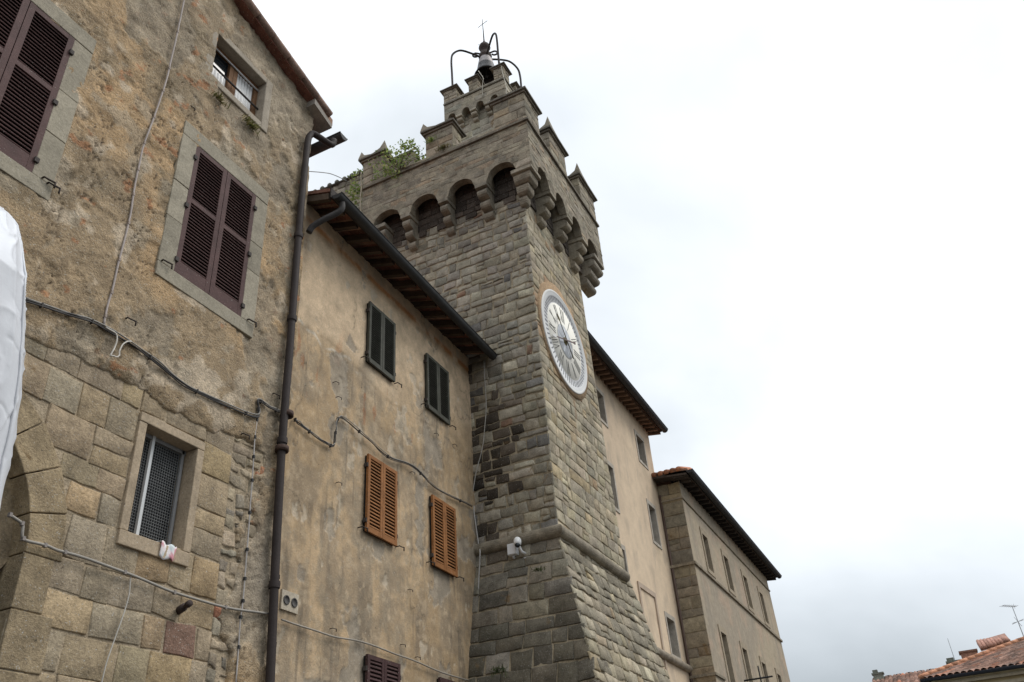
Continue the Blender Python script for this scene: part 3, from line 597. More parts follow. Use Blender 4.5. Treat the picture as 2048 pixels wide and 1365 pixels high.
# ================================================================== CLOCK TOWER
TX, TY, TXE, TYE = 11.68, 4.75, 14.80, 8.0
tow = thing('clock_tower', 'tall square stone tower with battlements, corbels and a sloping base', 'tower', (13.2, 6.4, 0))
ZS = 6.13; BS = .245
def bat(v): return BS*np.clip(ZS-np.asarray(v), 0, 9)
TLf = lambda u, v, d: np.stack([TX-bat(v)-d, TYE-u, v], -1)
TRf = lambda u, v, d: np.stack([TX+u, TY-bat(v)-d, v], -1)
GR = [(.315, .28, .22), (.28, .25, .20), (.345, .305, .23), (.26, .235, .19), (.30, .258, .19)]
pl1 = pal(GR, [4, 3, 2, 2, 2]); pr1 = pal([(.385, .33, .235), (.36, .31, .225), (.405, .34, .23), (.33, .29, .215), (.385, .305, .19)], [4, 3, 2, 2, 1])
def tlt(u, v, r, n):
    c = pl1(u, v, r, n, .17); Y = TYE-u
    dk = np.exp(-((Y-5.95)/.42)**2-((v-7.7)/1.15)**2)+.5*np.exp(-((Y-5.5)/.3)**2-((v-8.3)/.5)**2)
    c = np.where((r.random(n) < np.clip(dk*1.0, 0, .8))[:, None], np.array([[.075, .06, .045]])*np.exp(r.normal(0, .3, (n, 1))), c)
    c = np.where((r.random(n) < .025)[:, None], np.array([[.16, .15, .135]])*np.exp(r.normal(0, .2, (n, 1))), c)
    c = np.where((r.random(n) < .010)[:, None], np.array([[.24, .15, .10]]), c)
    return c
def trt(u, v, r, n):
    c = pr1(u, v, r, n, .13); c = np.where((r.random(n) < .025)[:, None], np.array([[.34, .24, .145]]), c)
    hd = np.hypot(u-1.2, v-10.35); k = np.clip(1-abs(hd-1.13)/.22, 0, 1)*r.random(n); c = c*(1-k[:, None]*.7)+np.array([[.42, .24, .12]])*k[:, None]*.7
    return c
RST = [atY(x, y, TY) for x, y in ((1146, 788), (1150, 820), (1155, 862), (1158, 905))]
def rust(u, v, T):      # rust run from the clock's fixing
    x = np.interp(-v, [-p[2] for p in RST], [p[0] for p in RST])-TX; k = np.exp(-((u-x+.02*(fbm(v*6, u*0, 401)-.5))/.035)**2)*sst(9.55-v, 0, .1)*sst(v-8.35, 0, .5)
    T = T*(1-.65*k[..., None])+np.array((.26, .12, .045))*.65*k[..., None]
    n = fbm(u*2.3, v*2.1, 405, 4); return T*(.82+.36*n)[..., None]
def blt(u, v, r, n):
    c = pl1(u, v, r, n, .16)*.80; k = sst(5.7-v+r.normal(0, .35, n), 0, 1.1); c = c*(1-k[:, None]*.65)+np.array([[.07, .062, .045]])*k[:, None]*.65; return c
def brt(u, v, r, n):
    c = pr1(u, v, r, n, .16)*.88; c = np.where((r.random(n) < .25)[:, None], np.array([[.24, .21, .155]]), c); return c
mo = MB((.36, .30, .21))
mo.hexa([(TX+.004, TY+.004, ZS-.2), (14.70, TY+.004, ZS-.2), (14.70, TYE, ZS-.2), (TX+.004, TYE, ZS-.2), (TX+.004, TY+.004, 14.2), (14.42, TY+.004, 14.2), (14.42, TYE, 14.2), (TX+.004, TYE, 14.2)]); z0 = 0.0
o = bat(z0); mo.hexa([(TX-o+.004, TY-o+.004, 0), (15.05, TY-o+.004, 0), (15.05, TYE, 0), (TX-o+.004, TYE, 0), (TX+.004, TY+.004, ZS-.01), (14.88, TY+.004, ZS-.01), (14.88, TYE, ZS-.01), (TX+.004, TYE, ZS-.01)])
mo.build('tower_core', M['mortar'], tow)
UW = TYE-TY; xe = lambda v: 14.44+.32*(np.clip(12.7-np.asarray(v, float), 0, 9)/6.4)**1.6
masonry('shaft_wall', TLf, (ZS+.02, 13.5), lambda v: (0, UW), (.115, .225), (.13, .36), .017, tlt, M['stone'], tow, None, seed=21, gap=.016, rough=.015, jit=.017, ext=(0, .018), edge=.014, wav=.03)
masonry('shaft_wall', TRf, (ZS+.02, 13.5), lambda v: (0, float(xe(v))-TX), (.13, .25), (.15, .42), .009, trt, M['stone'], tow, None, seed=22, gap=.009, rough=.013, jit=.013, ext=(.012, 0), edge=.012, wav=.03, post=rust)
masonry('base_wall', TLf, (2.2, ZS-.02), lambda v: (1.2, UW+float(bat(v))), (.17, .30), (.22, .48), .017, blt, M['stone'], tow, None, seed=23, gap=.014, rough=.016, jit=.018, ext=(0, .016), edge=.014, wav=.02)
masonry('base_wall', TRf, (2.2, ZS-.02), lambda v: (-float(bat(v)), 14.93+.03*(ZS-v)-TX), (.13, .24), (.18, .42), .022, brt, M['stone'], tow, None, seed=24, gap=.014, rough=.02, jit=.022, ext=(.018, 0), edge=.014, wav=.03)
sc = MB((.24, .205, .15)); r_ = .085
def strip(pts, prof, tint=None):      # moulding swept along a horizontal path with mitred corners
    P = [np.asarray(p, float) for p in pts]; m = len(prof); vs = []
    for i, p in enumerate(P):
        d0 = (P[i]-P[i-1]) if i else P[1]-P[0]; d1 = (P[i+1]-P[i]) if i < len(P)-1 else d0
        n0 = np.array([d0[1], -d0[0], 0])/np.linalg.norm(d0); n1 = np.array([d1[1], -d1[0], 0])/np.linalg.norm(d1); b = (n0+n1)/(1+n0@n1)
        vs += [p+b*q+np.array([0, 0, z]) for q, z in prof]
    fs = [(i*m+k, i*m+(k+1) % m, (i+1)*m+(k+1) % m, (i+1)*m+k) for i in range(len(P)-1) for k in range(m)]+[tuple(range(m)), tuple((len(P)-1)*m+k for k in range(m))[::-1]]
    return vs, fs
def moulding(name, pts, prof, tint, mat, parent, smooth=True):
    mb = MB(tint); v, f = strip(pts, prof); mb.add(v, f, None, False); o = mb.build(name, mat, parent); return o
half = [(-.02, -.10)]+[(.035+.10*math.sin(PI*k/10), -.10*math.cos(PI*k/10)) for k in range(11)]+[(-.02, .10)]
def split_path(a, b, n):
    return [tuple(np.array(a)+(np.array(b)-np.array(a))*k/n) for k in range(n+1)]
moulding('string_course', [(TX, 7.2, ZS), (TX, 6.4, ZS+.0), (TX, 5.6, ZS-.004), (TX, TY, ZS), (12.6, TY, ZS+.004), (13.7, TY, ZS-.003), (14.58, TY, ZS)], half, (.25, .215, .16), M['stone'], tow)
# corbels
def roll_profile(z0, h, ds, r, back):
    p = [(-.1, z0)]
    for i, d in enumerate(ds):
        zb = z0+i*h; p += [((ds[i-1] if i else .02)-r*.75, zb)] if i == 0 else [(ds[i-1]-r*.75, zb)]
        p += [(d-r+r*math.cos(t), zb+.012+r+r*math.sin(t)) for t in np.linspace(-PI/2, PI*.42, 7)]
        p += [(d-r*.75, zb+h-.004)]
    return p+[(-.1, z0+len(ds)*h-.004)]
roll = roll_profile(12.72, .213, (.13, .245, .355), .092, .1)
def corbel(P, u0, u1, tint, parent=None, pr=roll, sc_=1, z0=0, slab=(13.36, 13.455, .385, .025), name='corbel'):
    mb = MB(tint); poly = [P(u0, z, d) for d, z in pr]; e = P(u1, 0, 0)-P(u0, 0, 0); mb.prism(poly, e)
    s0, s1, sd, sx = slab; q = [P(u, z, d) for z in (s0+.002, s1) for u, d in ((u0-sx, sd), (u1+sx, sd), (u1+sx, -.05), (u0-sx, -.05))]; mb.hexa(q, grow_tint(tint, .06))
    return bevel(mb.build(name, M['stone'], parent), .01)
LA = [(4.705, 5.355), (5.64, 6.255), (6.495, 7.155), (7.40, 8.08)]        # arches of the left face (Y)
RA = [(11.61, 12.17), (12.49, 13.03), (13.36, 13.88), (14.22, 14.86)]     # arches of the right face (X)
CL = [(5.39, 5.605), (6.29, 6.46), (7.19, 7.365)]; CR = [(12.21, 12.45), (13.07, 13.32), (13.92, 14.18)]
pL = lambda u, z, d: np.array([TX-d, u, z]); pR = lambda u, z, d: np.array([u, TY-d, z])
for a, b in CL: corbel(pL, a, b, grow_tint((.27, .235, .18), .12), tow)
for a, b in CR: corbel(pR, a, b, grow_tint((.30, .26, .195), .1), tow)
corbel(pL, 7.80, 8.37, (.24, .21, .165), tow)
corbel(pR, 14.62, 15.16, (.30, .265, .21), tow)
cc = MB((.29, .25, .19))   # the corner corbel steps out both ways
for (lo, hi, p) in ((12.74, 12.94, .11), (12.96, 13.15, .21), (13.17, 13.36, .31)):
    for k in range(4):
        za, zb = lo+(hi-lo)*[0, .15, .35, .6][k], lo+(hi-lo)*[.15, .35, .6, 1][k]; qa, qb = [p*f for f in ((.62, .86), (.86, .96), (.96, 1), (1, 1))[k]]
        if k == 0: qa, qb = p-.07, p-.02
        if k == 1: qa, qb = p-.02, p-.004
        if k == 2: qa, qb = p-.004, p
        if k == 3: qa, qb = p, p
        f = lambda q, z: [(TX-q, TY-q, z), (TX+.06, TY-q, z), (TX+.06, TY+.06, z), (TX-q, TY+.06, z)]
        cc.hexa(f(qa, za)+f(qb, zb))
cc.box((TX-.375, TY-.375, 13.362), (TX+.08, TY+.08, 13.455)); bevel(cc.build('corbel', M['stone'], tow), .012)
# near-black blocks added behind the arches, with the slots' shade put into their colour
def slot_shade(P, a, b, seed):
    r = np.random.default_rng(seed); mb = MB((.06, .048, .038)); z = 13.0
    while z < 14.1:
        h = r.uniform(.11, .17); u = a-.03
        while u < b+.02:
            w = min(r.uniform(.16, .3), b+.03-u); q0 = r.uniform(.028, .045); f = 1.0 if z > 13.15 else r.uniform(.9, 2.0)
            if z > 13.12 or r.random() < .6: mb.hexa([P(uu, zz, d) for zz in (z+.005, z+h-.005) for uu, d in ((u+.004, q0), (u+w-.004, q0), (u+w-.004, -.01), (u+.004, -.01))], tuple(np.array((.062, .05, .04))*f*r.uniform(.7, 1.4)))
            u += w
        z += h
    return bevel(mb.build('slot_shade', M['stone'], tow), .006)
for k, (a, b) in enumerate(LA): slot_shade(pL, a, b, 300+k)
for k, (a, b) in enumerate(RA): slot_shade(pR, max(a, TX+.01), b, 310+k)
# parapet on arches
PX, PY, PXE, PYE, ZP = 11.30, 4.37, 15.18, 8.38, 14.62
def parapet(P, arches, u0, u1, zt, zs, rise, depth, tint, under=None, z_top=None):
    mb = MB(tint); cols = [u0]
    for a, b in arches: cols += list(np.linspace(a, b, 13))
    cols += [u1]
    def zl(u):
        for a, b in arches:
            if a < u < b: t = (u-(a+b)/2)/((b-a)/2); return zs+rise*math.sqrt(max(0, 1-t*t))
        return zs
    for a, b in zip(cols[:-1], cols[1:]):
        mb.add([P(a, zl(a), 0), P(b, zl(b), 0), P(b, zt, 0), P(a, zt, 0)], [(0, 1, 2, 3)], tint)
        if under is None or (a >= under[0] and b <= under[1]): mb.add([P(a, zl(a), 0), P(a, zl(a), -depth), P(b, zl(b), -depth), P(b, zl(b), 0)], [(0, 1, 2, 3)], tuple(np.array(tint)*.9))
    return quads(mb)
ppl = pal([(.29, .25, .185), (.265, .23, .175), (.32, .27, .195), (.24, .205, .155), (.30, .23, .155)], [4, 3, 2, 2, 1.5])
def ppt(u, v, r, n): return ppl(u, v, r, n, .10)
def ppr(u, v, r, n): return ppl(u, v, r, n, .10)*1.1
def arch_blk(arches, zs, rise, m=.0):
    def f(v):
        if v > zs+rise+.045: return []
        k = math.sqrt(max(0, 1-((max(v-.05, zs)-zs)/rise)**2)) if v-.05 < zs+rise else 0
        return [((a+b)/2-(b-a)/2*k-m, (a+b)/2+(b-a)/2*k+m) for a, b in arches]
    return f
PLq = lambda u, z, d: np.array([PX-d, u, z]); PRq = lambda u, z, d: np.array([u, PY-d, z])
ptn = (.27, .23, .17)
PLv = lambda u, v, d: np.stack([PX-d, PYE-u, v], -1); PRv = lambda u, v, d: np.stack([PX+u, PY-d, v], -1)
LAu = [(PYE-b, PYE-a) for a, b in LA]; RAu = [(a-PX, b-PX) for a, b in RA]
core = MB(ptn); core.box((TX+.005, TY+.005, 13.80), (PXE-.4, PYE-.4, 14.302))
core.box((PX+.17, PY+.17, 14.25), (PX+.42, PYE-.4, 14.3)); core.box((PX+.42, PY+.17, 14.25), (PXE-.4, PY+.42, 14.3))
for a, b in [(PY+.17, 4.70)]+[(a-.03, b+.03) for a, b in CL]+[(8.085, PYE)]: core.box((PX+.16, a, 13.452), (TX+.02, b, 14.25))
for a, b in [(TX, TX+.02)]+[(a-.03, b+.03) for a, b in CR]+[(14.87, PXE-.01)]: core.box((a, PY+.16, 13.453), (b, TY+.02, 14.25))
for (a, b) in (((PX+.002, PY+.002, 13.77), (PX+.17, PYE, 14.8)), ((PX+.17, PY+.002, 13.77), (PXE, PY+.17, 14.8)), ((PXE-.4, PY+.4, 13.45), (PXE, PYE, 14.8)), ((PX+.4, PYE-.4, 13.45), (PXE-.4, PYE, 14.8))): core.box(a, b)
merge('parapet', [quads(core), parapet(PLq, LA, PY, PYE, 14.79, 13.45, .31, .17, ptn), parapet(PRq, RA, PX, PXE, 14.79, 13.45, .30, .17, ptn, (PX+.171, 99)),
    masonry('', PLv, (13.46, 14.79), lambda v: (0, PYE-PY), (.10, .17), (.14, .42), .004, ppt, None, None, arch_blk(LAu, 13.45, .31), seed=31, gap=.006, rough=.014, jit=.014, ext=(.0, .006), edge=.02, wav=.03),
    masonry('', PRv, (13.46, 14.79), lambda v: (0, PXE-PX), (.10, .17), (.14, .42), .004, ppr, None, None, arch_blk(RAu, 13.45, .30), seed=32, gap=.006, rough=.014, jit=.014, ext=(.006, 0), edge=.02, wav=.03)], M['stone'], tow)
sq = lambda d, h: [(-.01, 0), (d, 0), (d, h), (-.01, h)]
moulding('parapet_string', [(PX, PYE, ZP), (PX, PY, ZP), (PXE, PY, ZP)], sq(.05, .055), (.17, .145, .11), M['stone'], tow)
def merlon(x0, x1, y0, y1, z0, z1, parent, horns=(), cap=.085, seed=0, tint=1., label=None, capz=.09, pyr=0, name='merlon'):
    c = MB(ptn); c.box((x0+.004, y0+.004, z0), (x1, y1, z1))
    f1 = lambda u, v, d: np.stack([x0-d, y1-u, v], -1); f2 = lambda u, v, d: np.stack([x0+u, y0-d, v], -1)
    k = dict(gap=.01, rough=.01, jit=.008, edge=.02); s = (z1-z0)
    tn = lambda u, v, r, n: ppl(u, v, r, n, .1)*tint
    m = merge(name, [quads(c), masonry('', f1, (z0, z1), lambda v: (0, y1-y0), (s*.22, s*.38), ((y1-y0)*.35, (y1-y0)*.6), .009, tn, None, None, None, seed=seed, ext=(0, .008), **k), masonry('', f2, (z0, z1), lambda v: (0, x1-x0), (s*.22, s*.38), ((x1-x0)*.35, (x1-x0)*.6), .009, tn, None, None, None, seed=seed+1, ext=(.008, 0), **k)], M['stone'], parent)
    g = MB((.15, .135, .11)); e = cap
    g.box((x0-e*.5, y0-e*.5, z1+.001), (x1+e*.5, y1+e*.5, z1+capz*.5), (.22, .19, .15)); g.box((x0-e, y0-e, z1+capz*.5), (x1+e, y1+e, z1+capz))
    zc = z1+capz; hx, hy = x1-x0+2*e, y1-y0+2*e
    for (sx, sy, h) in horns:      # corner horns of the swallow-tail cap, concave towards the middle
        ax = x0-e if sx < 0 else x1+e; ay = y0-e if sy < 0 else y1+e; ix, iy = -sx*hx*.46, -sy*hy*.46
        mid_h = h*.28; P0 = [(ax, ay), (ax+ix, ay), (ax+ix, ay+iy), (ax, ay+iy)]; q = .45
        P1 = [(ax+(-sx)*.012, ay+(-sy)*.012), (ax+ix*q, ay+(-sy)*.012), (ax+ix*q, ay+iy*q), (ax+(-sx)*.012, ay+iy*q)]
        tip = (ax-sx*.05, ay-sy*.05, zc+h)
        vs = [(*p, zc) for p in P0]+[(*p, zc+mid_h) for p in P1]+[tip]
        g.add(vs, [(0, 1, 5, 4), (1, 2, 6, 5), (2, 3, 7, 6), (3, 0, 4, 7), (4, 5, 8), (5, 6, 8), (6, 7, 8), (7, 4, 8)], (.26, .225, .17))
    if pyr:
        cx_, cy_ = (x0+x1)/2, (y0+y1)/2; b4 = [(x0-e, y0-e), (x1+e, y0-e), (x1+e, y1+e), (x0-e, y1+e)]; vs = [(*p, zc) for p in b4]; n_ = 5
        for i in range(1, n_+1): t = i/n_; s_ = (1-t)**1.7; vs += [(cx_+(p[0]-cx_)*max(s_, .06), cy_+(p[1]-cy_)*max(s_, .06), zc+pyr*t) for p in b4]
        g.add(vs, [(i*4+k_, i*4+(k_+1) % 4, (i+1)*4+(k_+1) % 4, (i+1)*4+k_) for i in range(n_) for k_ in range(4)])
    g.build('merlon_cap', M['stone'], m)
    return m
ZM = 14.79; ZT = 15.45
merlon(PX, 11.98, PY, 5.09, ZM, ZT, tow, (), seed=41)
merlon(PX, PX+.42, 6.09, 6.75, ZM, ZT, tow, ((-1, 1, .27),), seed=43)
merlon(PX, PX+.42, 7.83, PYE, ZM, ZT, tow, ((-1, 1, .25), (-1, -1, .30)), seed=45)
merlon(12.55, 13.42, PY, PY+.42, ZM, ZT, tow, ((-1, -1, .34),), seed=47, tint=1.08)
merlon(14.22, PXE, PY, PY+.42, ZM, ZT, tow, ((-1, -1, .34),), seed=49, tint=1.08)
for y0, y1 in ((6.09, 6.75), (7.83, PYE)): merlon(PXE-.42, PXE, y0, y1, ZM, ZT, tow, ((-1, -1, .3), (-1, 1, .3)), seed=int(y0*10))
for x0, x1 in ((12.55, 13.42),): merlon(x0, x1, PYE-.42, PYE, ZM, ZT, tow, ((-1, -1, .3),), seed=57)
# turret on top
QX, QY, QXE, QYE = 12.57, 5.31, 14.23, 6.97; o_ = .20
tc_ = MB((.34, .31, .245)); tc_.box((QX+o_, QY+o_, 14.2), (QXE-o_, QYE-o_, 17.5))
tp = pal([(.36, .325, .255), (.33, .30, .24), (.39, .345, .26)], [1, 1, 1])
s1 = lambda u, v, d: np.stack([QX+o_-d, QYE-o_-u, v], -1); s2 = lambda u, v, d: np.stack([QX+o_+u, QY+o_-d, v], -1); w1 = QYE-QY-2*o_
QA = [(QY+.20+k*.385, QY+.20+k*.385+.21) for k in range(4)]; QAx = [(QX+.20+k*.385, QX+.20+k*.385+.21) for k in range(4)]
qL = lambda u, z, d: np.array([QX-d, u, z]); qR = lambda u, z, d: np.array([u, QY-d, z])
c2 = MB((.30, .265, .205)); c2.box((QX+.002, QY+.002, 17.47), (QXE, QYE, 17.86)); c2.box((QXE-.2, QY+.002, 17.2), (QXE, QYE, 17.46))
v1 = lambda u, v, d: np.stack([QX-d, QYE-u, v], -1); v2 = lambda u, v, d: np.stack([QX+u, QY-d, v], -1)
turret = merge('turret', [quads(tc_), quads(c2), masonry('', s1, (14.8, 17.3), lambda v: (0, w1), (.16, .24), (.2, .45), .012, lambda u, v, r, n: tp(u, v, r, n, .07), None, None, seed=61, gap=.01, ext=(0, .01)), masonry('', s2, (14.8, 17.3), lambda v: (0, w1), (.16, .24), (.2, .45), .012, lambda u, v, r, n: tp(u, v, r, n, .07), None, None, seed=62, gap=.01, ext=(.01, 0)),
    parapet(qL, QA, QY, QYE, 17.86, 17.24, .14, .2, (.29, .255, .195)), parapet(qR, QAx, QX, QXE, 17.86, 17.24, .14, .2, (.31, .27, .205), (QX+.2, 99)),
    masonry('', v1, (17.42, 17.86), lambda v: (0, QYE-QY), (.13, .2), (.2, .5), .008, lambda u, v, r, n: tp(u, v, r, n, .08)*.9, None, None, seed=63, gap=.008, ext=(0, .005)), masonry('', v2, (17.42, 17.86), lambda v: (0, QXE-QX), (.13, .2), (.2, .5), .008, lambda u, v, r, n: tp(u, v, r, n, .08), None, None, seed=64, gap=.008, ext=(.005, 0))], M['stone'], tow)
qroll = roll_profile(16.94, .12, (.09, .175), .052, .05)
for k in range(3):
    a = QY+.41+k*.385+.02
    corbel(lambda u, z, d: np.array([QX+o_-d, u, z]), a, a+.135, grow_tint((.36, .32, .25), .08), turret, qroll, slab=(17.18, 17.243, .205, .015)); corbel(lambda u, z, d: np.array([u, QY+o_-d, z]), a-QY+QX, a-QY+QX+.135, grow_tint((.36, .32, .25), .08), turret, qroll, slab=(17.18, 17.243, .205, .015))
for (bx0, bx1, by0, by1) in ((QX+.0, QX+.34, QY+.0, QY+.34), (QX, QX+.34, QYE-.2, QYE), (QXE-.2, QXE, QY, QY+.34)):
    cb = MB((.31, .27, .21)); cb.box((bx0+.003, by0+.003, 17.17), (bx1, by1, 17.242)); cb.box((bx0+.05, by0+.05, 17.0), (bx1, by1, 17.168)); bevel(cb.build('corbel', M['stone'], turret), .01)
moulding('turret_string', [(QX, QYE, 17.74), (QX, QY, 17.74), (QXE, QY, 17.74)], sq(.035, .045), (.17, .15, .115), M['stone'], turret)
for (x0, x1, y0, y1, sd) in ((QX, QX+.30, QY, QY+.265, 71), (QX, QX+.30, 6.03, 6.27, 72), (QX, QX+.32, 6.62, QYE, 73), (13.25, 13.6, QY, QY+.32, 74), (QXE-.34, QXE, QY, QY+.34, 75), (QXE-.3, QXE, 6.2, 6.5, 76), (QXE-.34, QXE, 6.62, QYE, 77), (13.25, 13.6, QYE-.32, QYE, 78)):
    merlon(x0, x1, y0, y1, 17.86, 18.22, turret, (), .07, sd, 1.1, capz=.05, pyr=.30)
# ================================================================== CLOCK
KC = np.array([12.96, TY, 10.31]); KR = 1.055
clk = thing('tower_clock', 'large round white clock with Roman numerals on the tower wall', 'clock', tuple(KC))
kd = lambda x, z, d: KC+np.array([x, -d*.5, z])
AX = (0, -.5, 0)
bedp = []; nb = 60
for k in range(nb):
    a = 2*PI*k/nb; bedp.append((1.09+.10*float(fbm(math.cos(a)*2+5, math.sin(a)*2+5, 411, 4))+.10*max(0, math.sin(a-.25))**2, a))
bed = MB(); bed.add([kd(r*math.cos(a), r*math.sin(a), 0)+np.array([0, -q, 0]) for r_f, q in ((0, .024), (1, .024), (1, -.02)) for r, a in [(r0_ if r_f else .9, a0_) for r0_, a0_ in bedp]], [(j*nb+k, j*nb+(k+1) % nb, (j+1)*nb+(k+1) % nb, (j+1)*nb+k) for j in range(2) for k in range(nb)], (.43, .29, .17), True)
bed.build('clock_bed', M['plaster'], tow)
rim = MB((.74, .73, .70)); rim.lathe([(KR, 0), (KR, .075), (KR-.012, .085), (KR-.042, .085), (KR-.05, .076)], KC, 72, None, AX); rim.lathe([(KR-.05, .076), (KR-.06, .068), (KR-.085, .075), (KR-.095, .062), (KR-.115, .068), (KR-.125, .055)], KC, 72, (.68, .68, .67), AX)
rim.build('rim', M['white'], clk)
tr = MB((.66, .66, .66)); tr.lathe([(KR-.124, .056), (KR-.125, .050), (.785, .050)], KC, 72, None, AX)
dl = MB((.86, .83, .75)); dl.lathe([(.785, .045), (.783, .055), (.0, .055)], KC, 72, None, AX); dl.build('dial', M['white'], clk)
mk = tr
for k in range(60):
    a = PI/2-2*PI*k/60; r0, r1, w_ = .80, .915, (.036 if k % 5 == 0 else .024)
    c_, s_ = math.cos(a), math.sin(a); mk.obox(kd((r0+r1)/2*c_, (r0+r1)/2*s_, .052), np.array([c_, 0, s_])*(r1-r0)/2, np.array([-s_, 0, c_])*w_/2, np.array([0, -.004, 0]), (.24, .24, .25))

track = tr.build('minute_track', M['white'], clk)
ROM = ['XII', 'I', 'II', 'III', 'IIII', 'V', 'VI', 'VII', 'VIII', 'IX', 'X', 'XI']
for k, s in enumerate(ROM):
    a = PI/2-2*PI*k/12; er = np.array([math.cos(a), 0, math.sin(a)]); et = np.array([math.sin(a), 0, -math.cos(a)])
    nm = MB((.10, .095, .085)); wd = {'I': .05, 'V': .105, 'X': .105}; tot = sum(wd[c] for c in s); x = -tot/2; r0, r1 = .44, .74
    def stroke(p0, p1, w):
        A = KC+et*p0[0]+er*p0[1]+np.array([0, -.029, 0]); B = KC+et*p1[0]+er*p1[1]+np.array([0, -.029, 0]); nm.bar(A, B, w, .006, (0, 1, 0))
    for c in s:
        m_ = x+wd[c]/2; h = wd[c]/2-.018
        if c == 'I': stroke((m_, r0), (m_, r1), .014)
        if c == 'V': stroke((m_-h, r1), (m_, r0), .017); stroke((m_+h, r1), (m_+.008, r0), .009)
        if c == 'X': stroke((m_-h, r1), (m_+h, r0), .017); stroke((m_+h, r1), (m_-h, r0), .009)
        x += wd[c]
    nm.build('numeral', M['metal'], clk)
ce = MB((.56, .575, .60)); ce.lathe([(.345, .050), (.34, .063), (0, .063)], KC, 48, None, AX); ce.lathe([(.345, .052), (.36, .066), (.34, .067)], KC, 48, (.6, .6, .58), AX)
for k in range(8):
    a = PI/8+PI*k/4; ce.obox(kd(.21*math.cos(a), .21*math.sin(a), .064), np.array([math.cos(a), 0, math.sin(a)])*.1, np.array([-math.sin(a), 0, math.cos(a)])*.028, np.array([0, -.004, 0]), (.55, .57, .6))
ce.lathe([(.09, .060), (.08, .085), (.04, .10), (0, .10)], KC, 24, (.16, .13, .06), AX); ce.build('centre_disc', M['white'], clk)
def hand(name, ang, L_, tail, w, d, tint, tipc, spade):
    e = np.array([math.sin(ang), 0, math.cos(ang)]); t = np.array([math.cos(ang), 0, -math.sin(ang)]); o_ = KC+np.array([0, -d*.6, 0]); h = MB(tint)
    def poly(pts, col):
        q = [o_+e*a+t*b for a, b in pts]; h.prism(q, (0, -.012, 0), col)
    poly([(-tail, -w*.8), (L_*.72, -w*.5), (L_*.72, w*.5), (-tail, w*.8)], tint); poly([(-tail-.10, -w*2), (-tail, -w*.8), (-tail, w*.8), (-tail-.10, w*2), (-tail-.14, 0)], tint)
    poly([(L_*.72, -w*.5), (L_*.78, -w*spade), (L_*.86, -w*spade*.8), (L_, 0), (L_*.86, w*spade*.8), (L_*.78, w*spade), (L_*.72, w*.5)], tipc)
    return h.build(name, M['metal'], clk)
hand('hour_hand', math.radians(319), .56, .24, .016, .11, (.09, .08, .05), (.13, .11, .05), 2.2)
hand('minute_hand', math.radians(249), .86, .32, .016, .13, (.16, .11, .10), (.75, .74, .72), 2.0)
hb = MB((.1, .08, .04)); hb.lathe([(.035, .09), (.035, .15), (.02, .16), (0, .16)], KC, 16, None, AX); hb.build('hub', M['bronze'], clk)
# ================================================================== BELL AND ITS IRON CAGE
BX, BY = 13.40, 6.14
cage = thing('bell_cage', 'curved iron arms with scrolls and a thin cross rising above the turret', 'bell frame', (BX, BY, 18.4))
IR = (.055, .047, .042)
for sx, sy in ((-1, 1), (1, -1), (-1, -1), (1, 1)):
    fx, fy = (QX+.17 if sx < 0 else QXE-.17), (QY+.17 if sy < 0 else QYE-.17)
    pts = [(fx, fy, 18.3), (fx, fy, 19.0), (fx, fy, 19.52), (fx+(BX-fx)*.06, fy+(BY-fy)*.06, 19.80), (fx+(BX-fx)*.28, fy+(BY-fy)*.28, 20.0), (fx+(BX-fx)*.6, fy+(BY-fy)*.6, 19.98), (fx+(BX-fx)*.97, fy+(BY-fy)*.97, 19.88)]
    ar = MB(IR); ar.tube(spline(pts, 8), .027, 8); ar.build('arm', M['iron'], cage)
cr = MB((.06, .042, .036)); cr.lathe([(0, 19.74), (.12, 19.74), (.16, 19.80), (.14, 19.90), (.18, 19.96), (.12, 20.04), (.13, 20.12), (.08, 20.18), (.12, 20.24), (.16, 20.32), (.13, 20.42), (.05, 20.48), (.03, 20.6), (0, 20.61)], (BX, BY, 0), 16); cr.build('finial', M['iron'], cage)
for a in (math.radians(112), math.radians(-68)):
    sc2 = MB(IR); e = np.array([math.cos(a), math.sin(a), 0]); base = np.array([BX, BY, 20.08]); P_ = [base+e*.08, base+e*.2+np.array([0, 0, .06])]+[base+e*(.25+.075*math.sin(t))+np.array([0, 0, .075*math.cos(t)]) for t in np.linspace(0, 4.2, 10)]
    sc2.tube(P_, .024, 7); sc2.build('scroll', M['iron'], cage)
cx = MB(IR); cx.tube([(BX, BY, 20.55), (BX, BY, 21.05), (BX-.01, BY, 21.53)], [.018, .012, .008], 6); e = np.array([.25, .97, 0]); cx.tube([np.array([BX, BY, 21.33])+e*.17, np.array([BX, BY, 21.31])-e*.17], .008, 6); cx.tube([(BX, BY, 20.47), (BX+.08, BY+.22, 20.68)], .006, 5); cx.build('cross', M['iron'], cage)
bell = thing('bell', 'dark bronze bell hanging in the iron cage above the turret', 'bell', (BX, BY, 19.2))
bb = MB((.30, .27, .26)); zb = 19.22; bb.lathe([(.0, zb+.72), (.08, zb+.72), (.14, zb+.68), (.175, zb+.60), (.195, zb+.5), (.215, zb+.38)], (BX, BY, 0), 28)
bb.lathe([(.215, zb+.38), (.235, zb+.25), (.265, zb+.12), (.325, zb), (.305, zb-.005), (.25, zb+.12), (.2, zb+.3), (.13, zb+.5), (0, zb+.55)], (BX, BY, 0), 28, (.035, .033, .032)); bb.build('bell_body', M['bronze'], bell)
cp = MB((.03, .03, .03)); cp.tube([(BX, BY, zb+.6), (BX, BY, zb+.05)], .015, 6); cp.lathe([(0, zb-.06), (.035, zb-.03), (.035, zb+.03), (0, zb+.06)], (BX, BY, 0), 10); cp.build('clapper', M['iron'], bell)
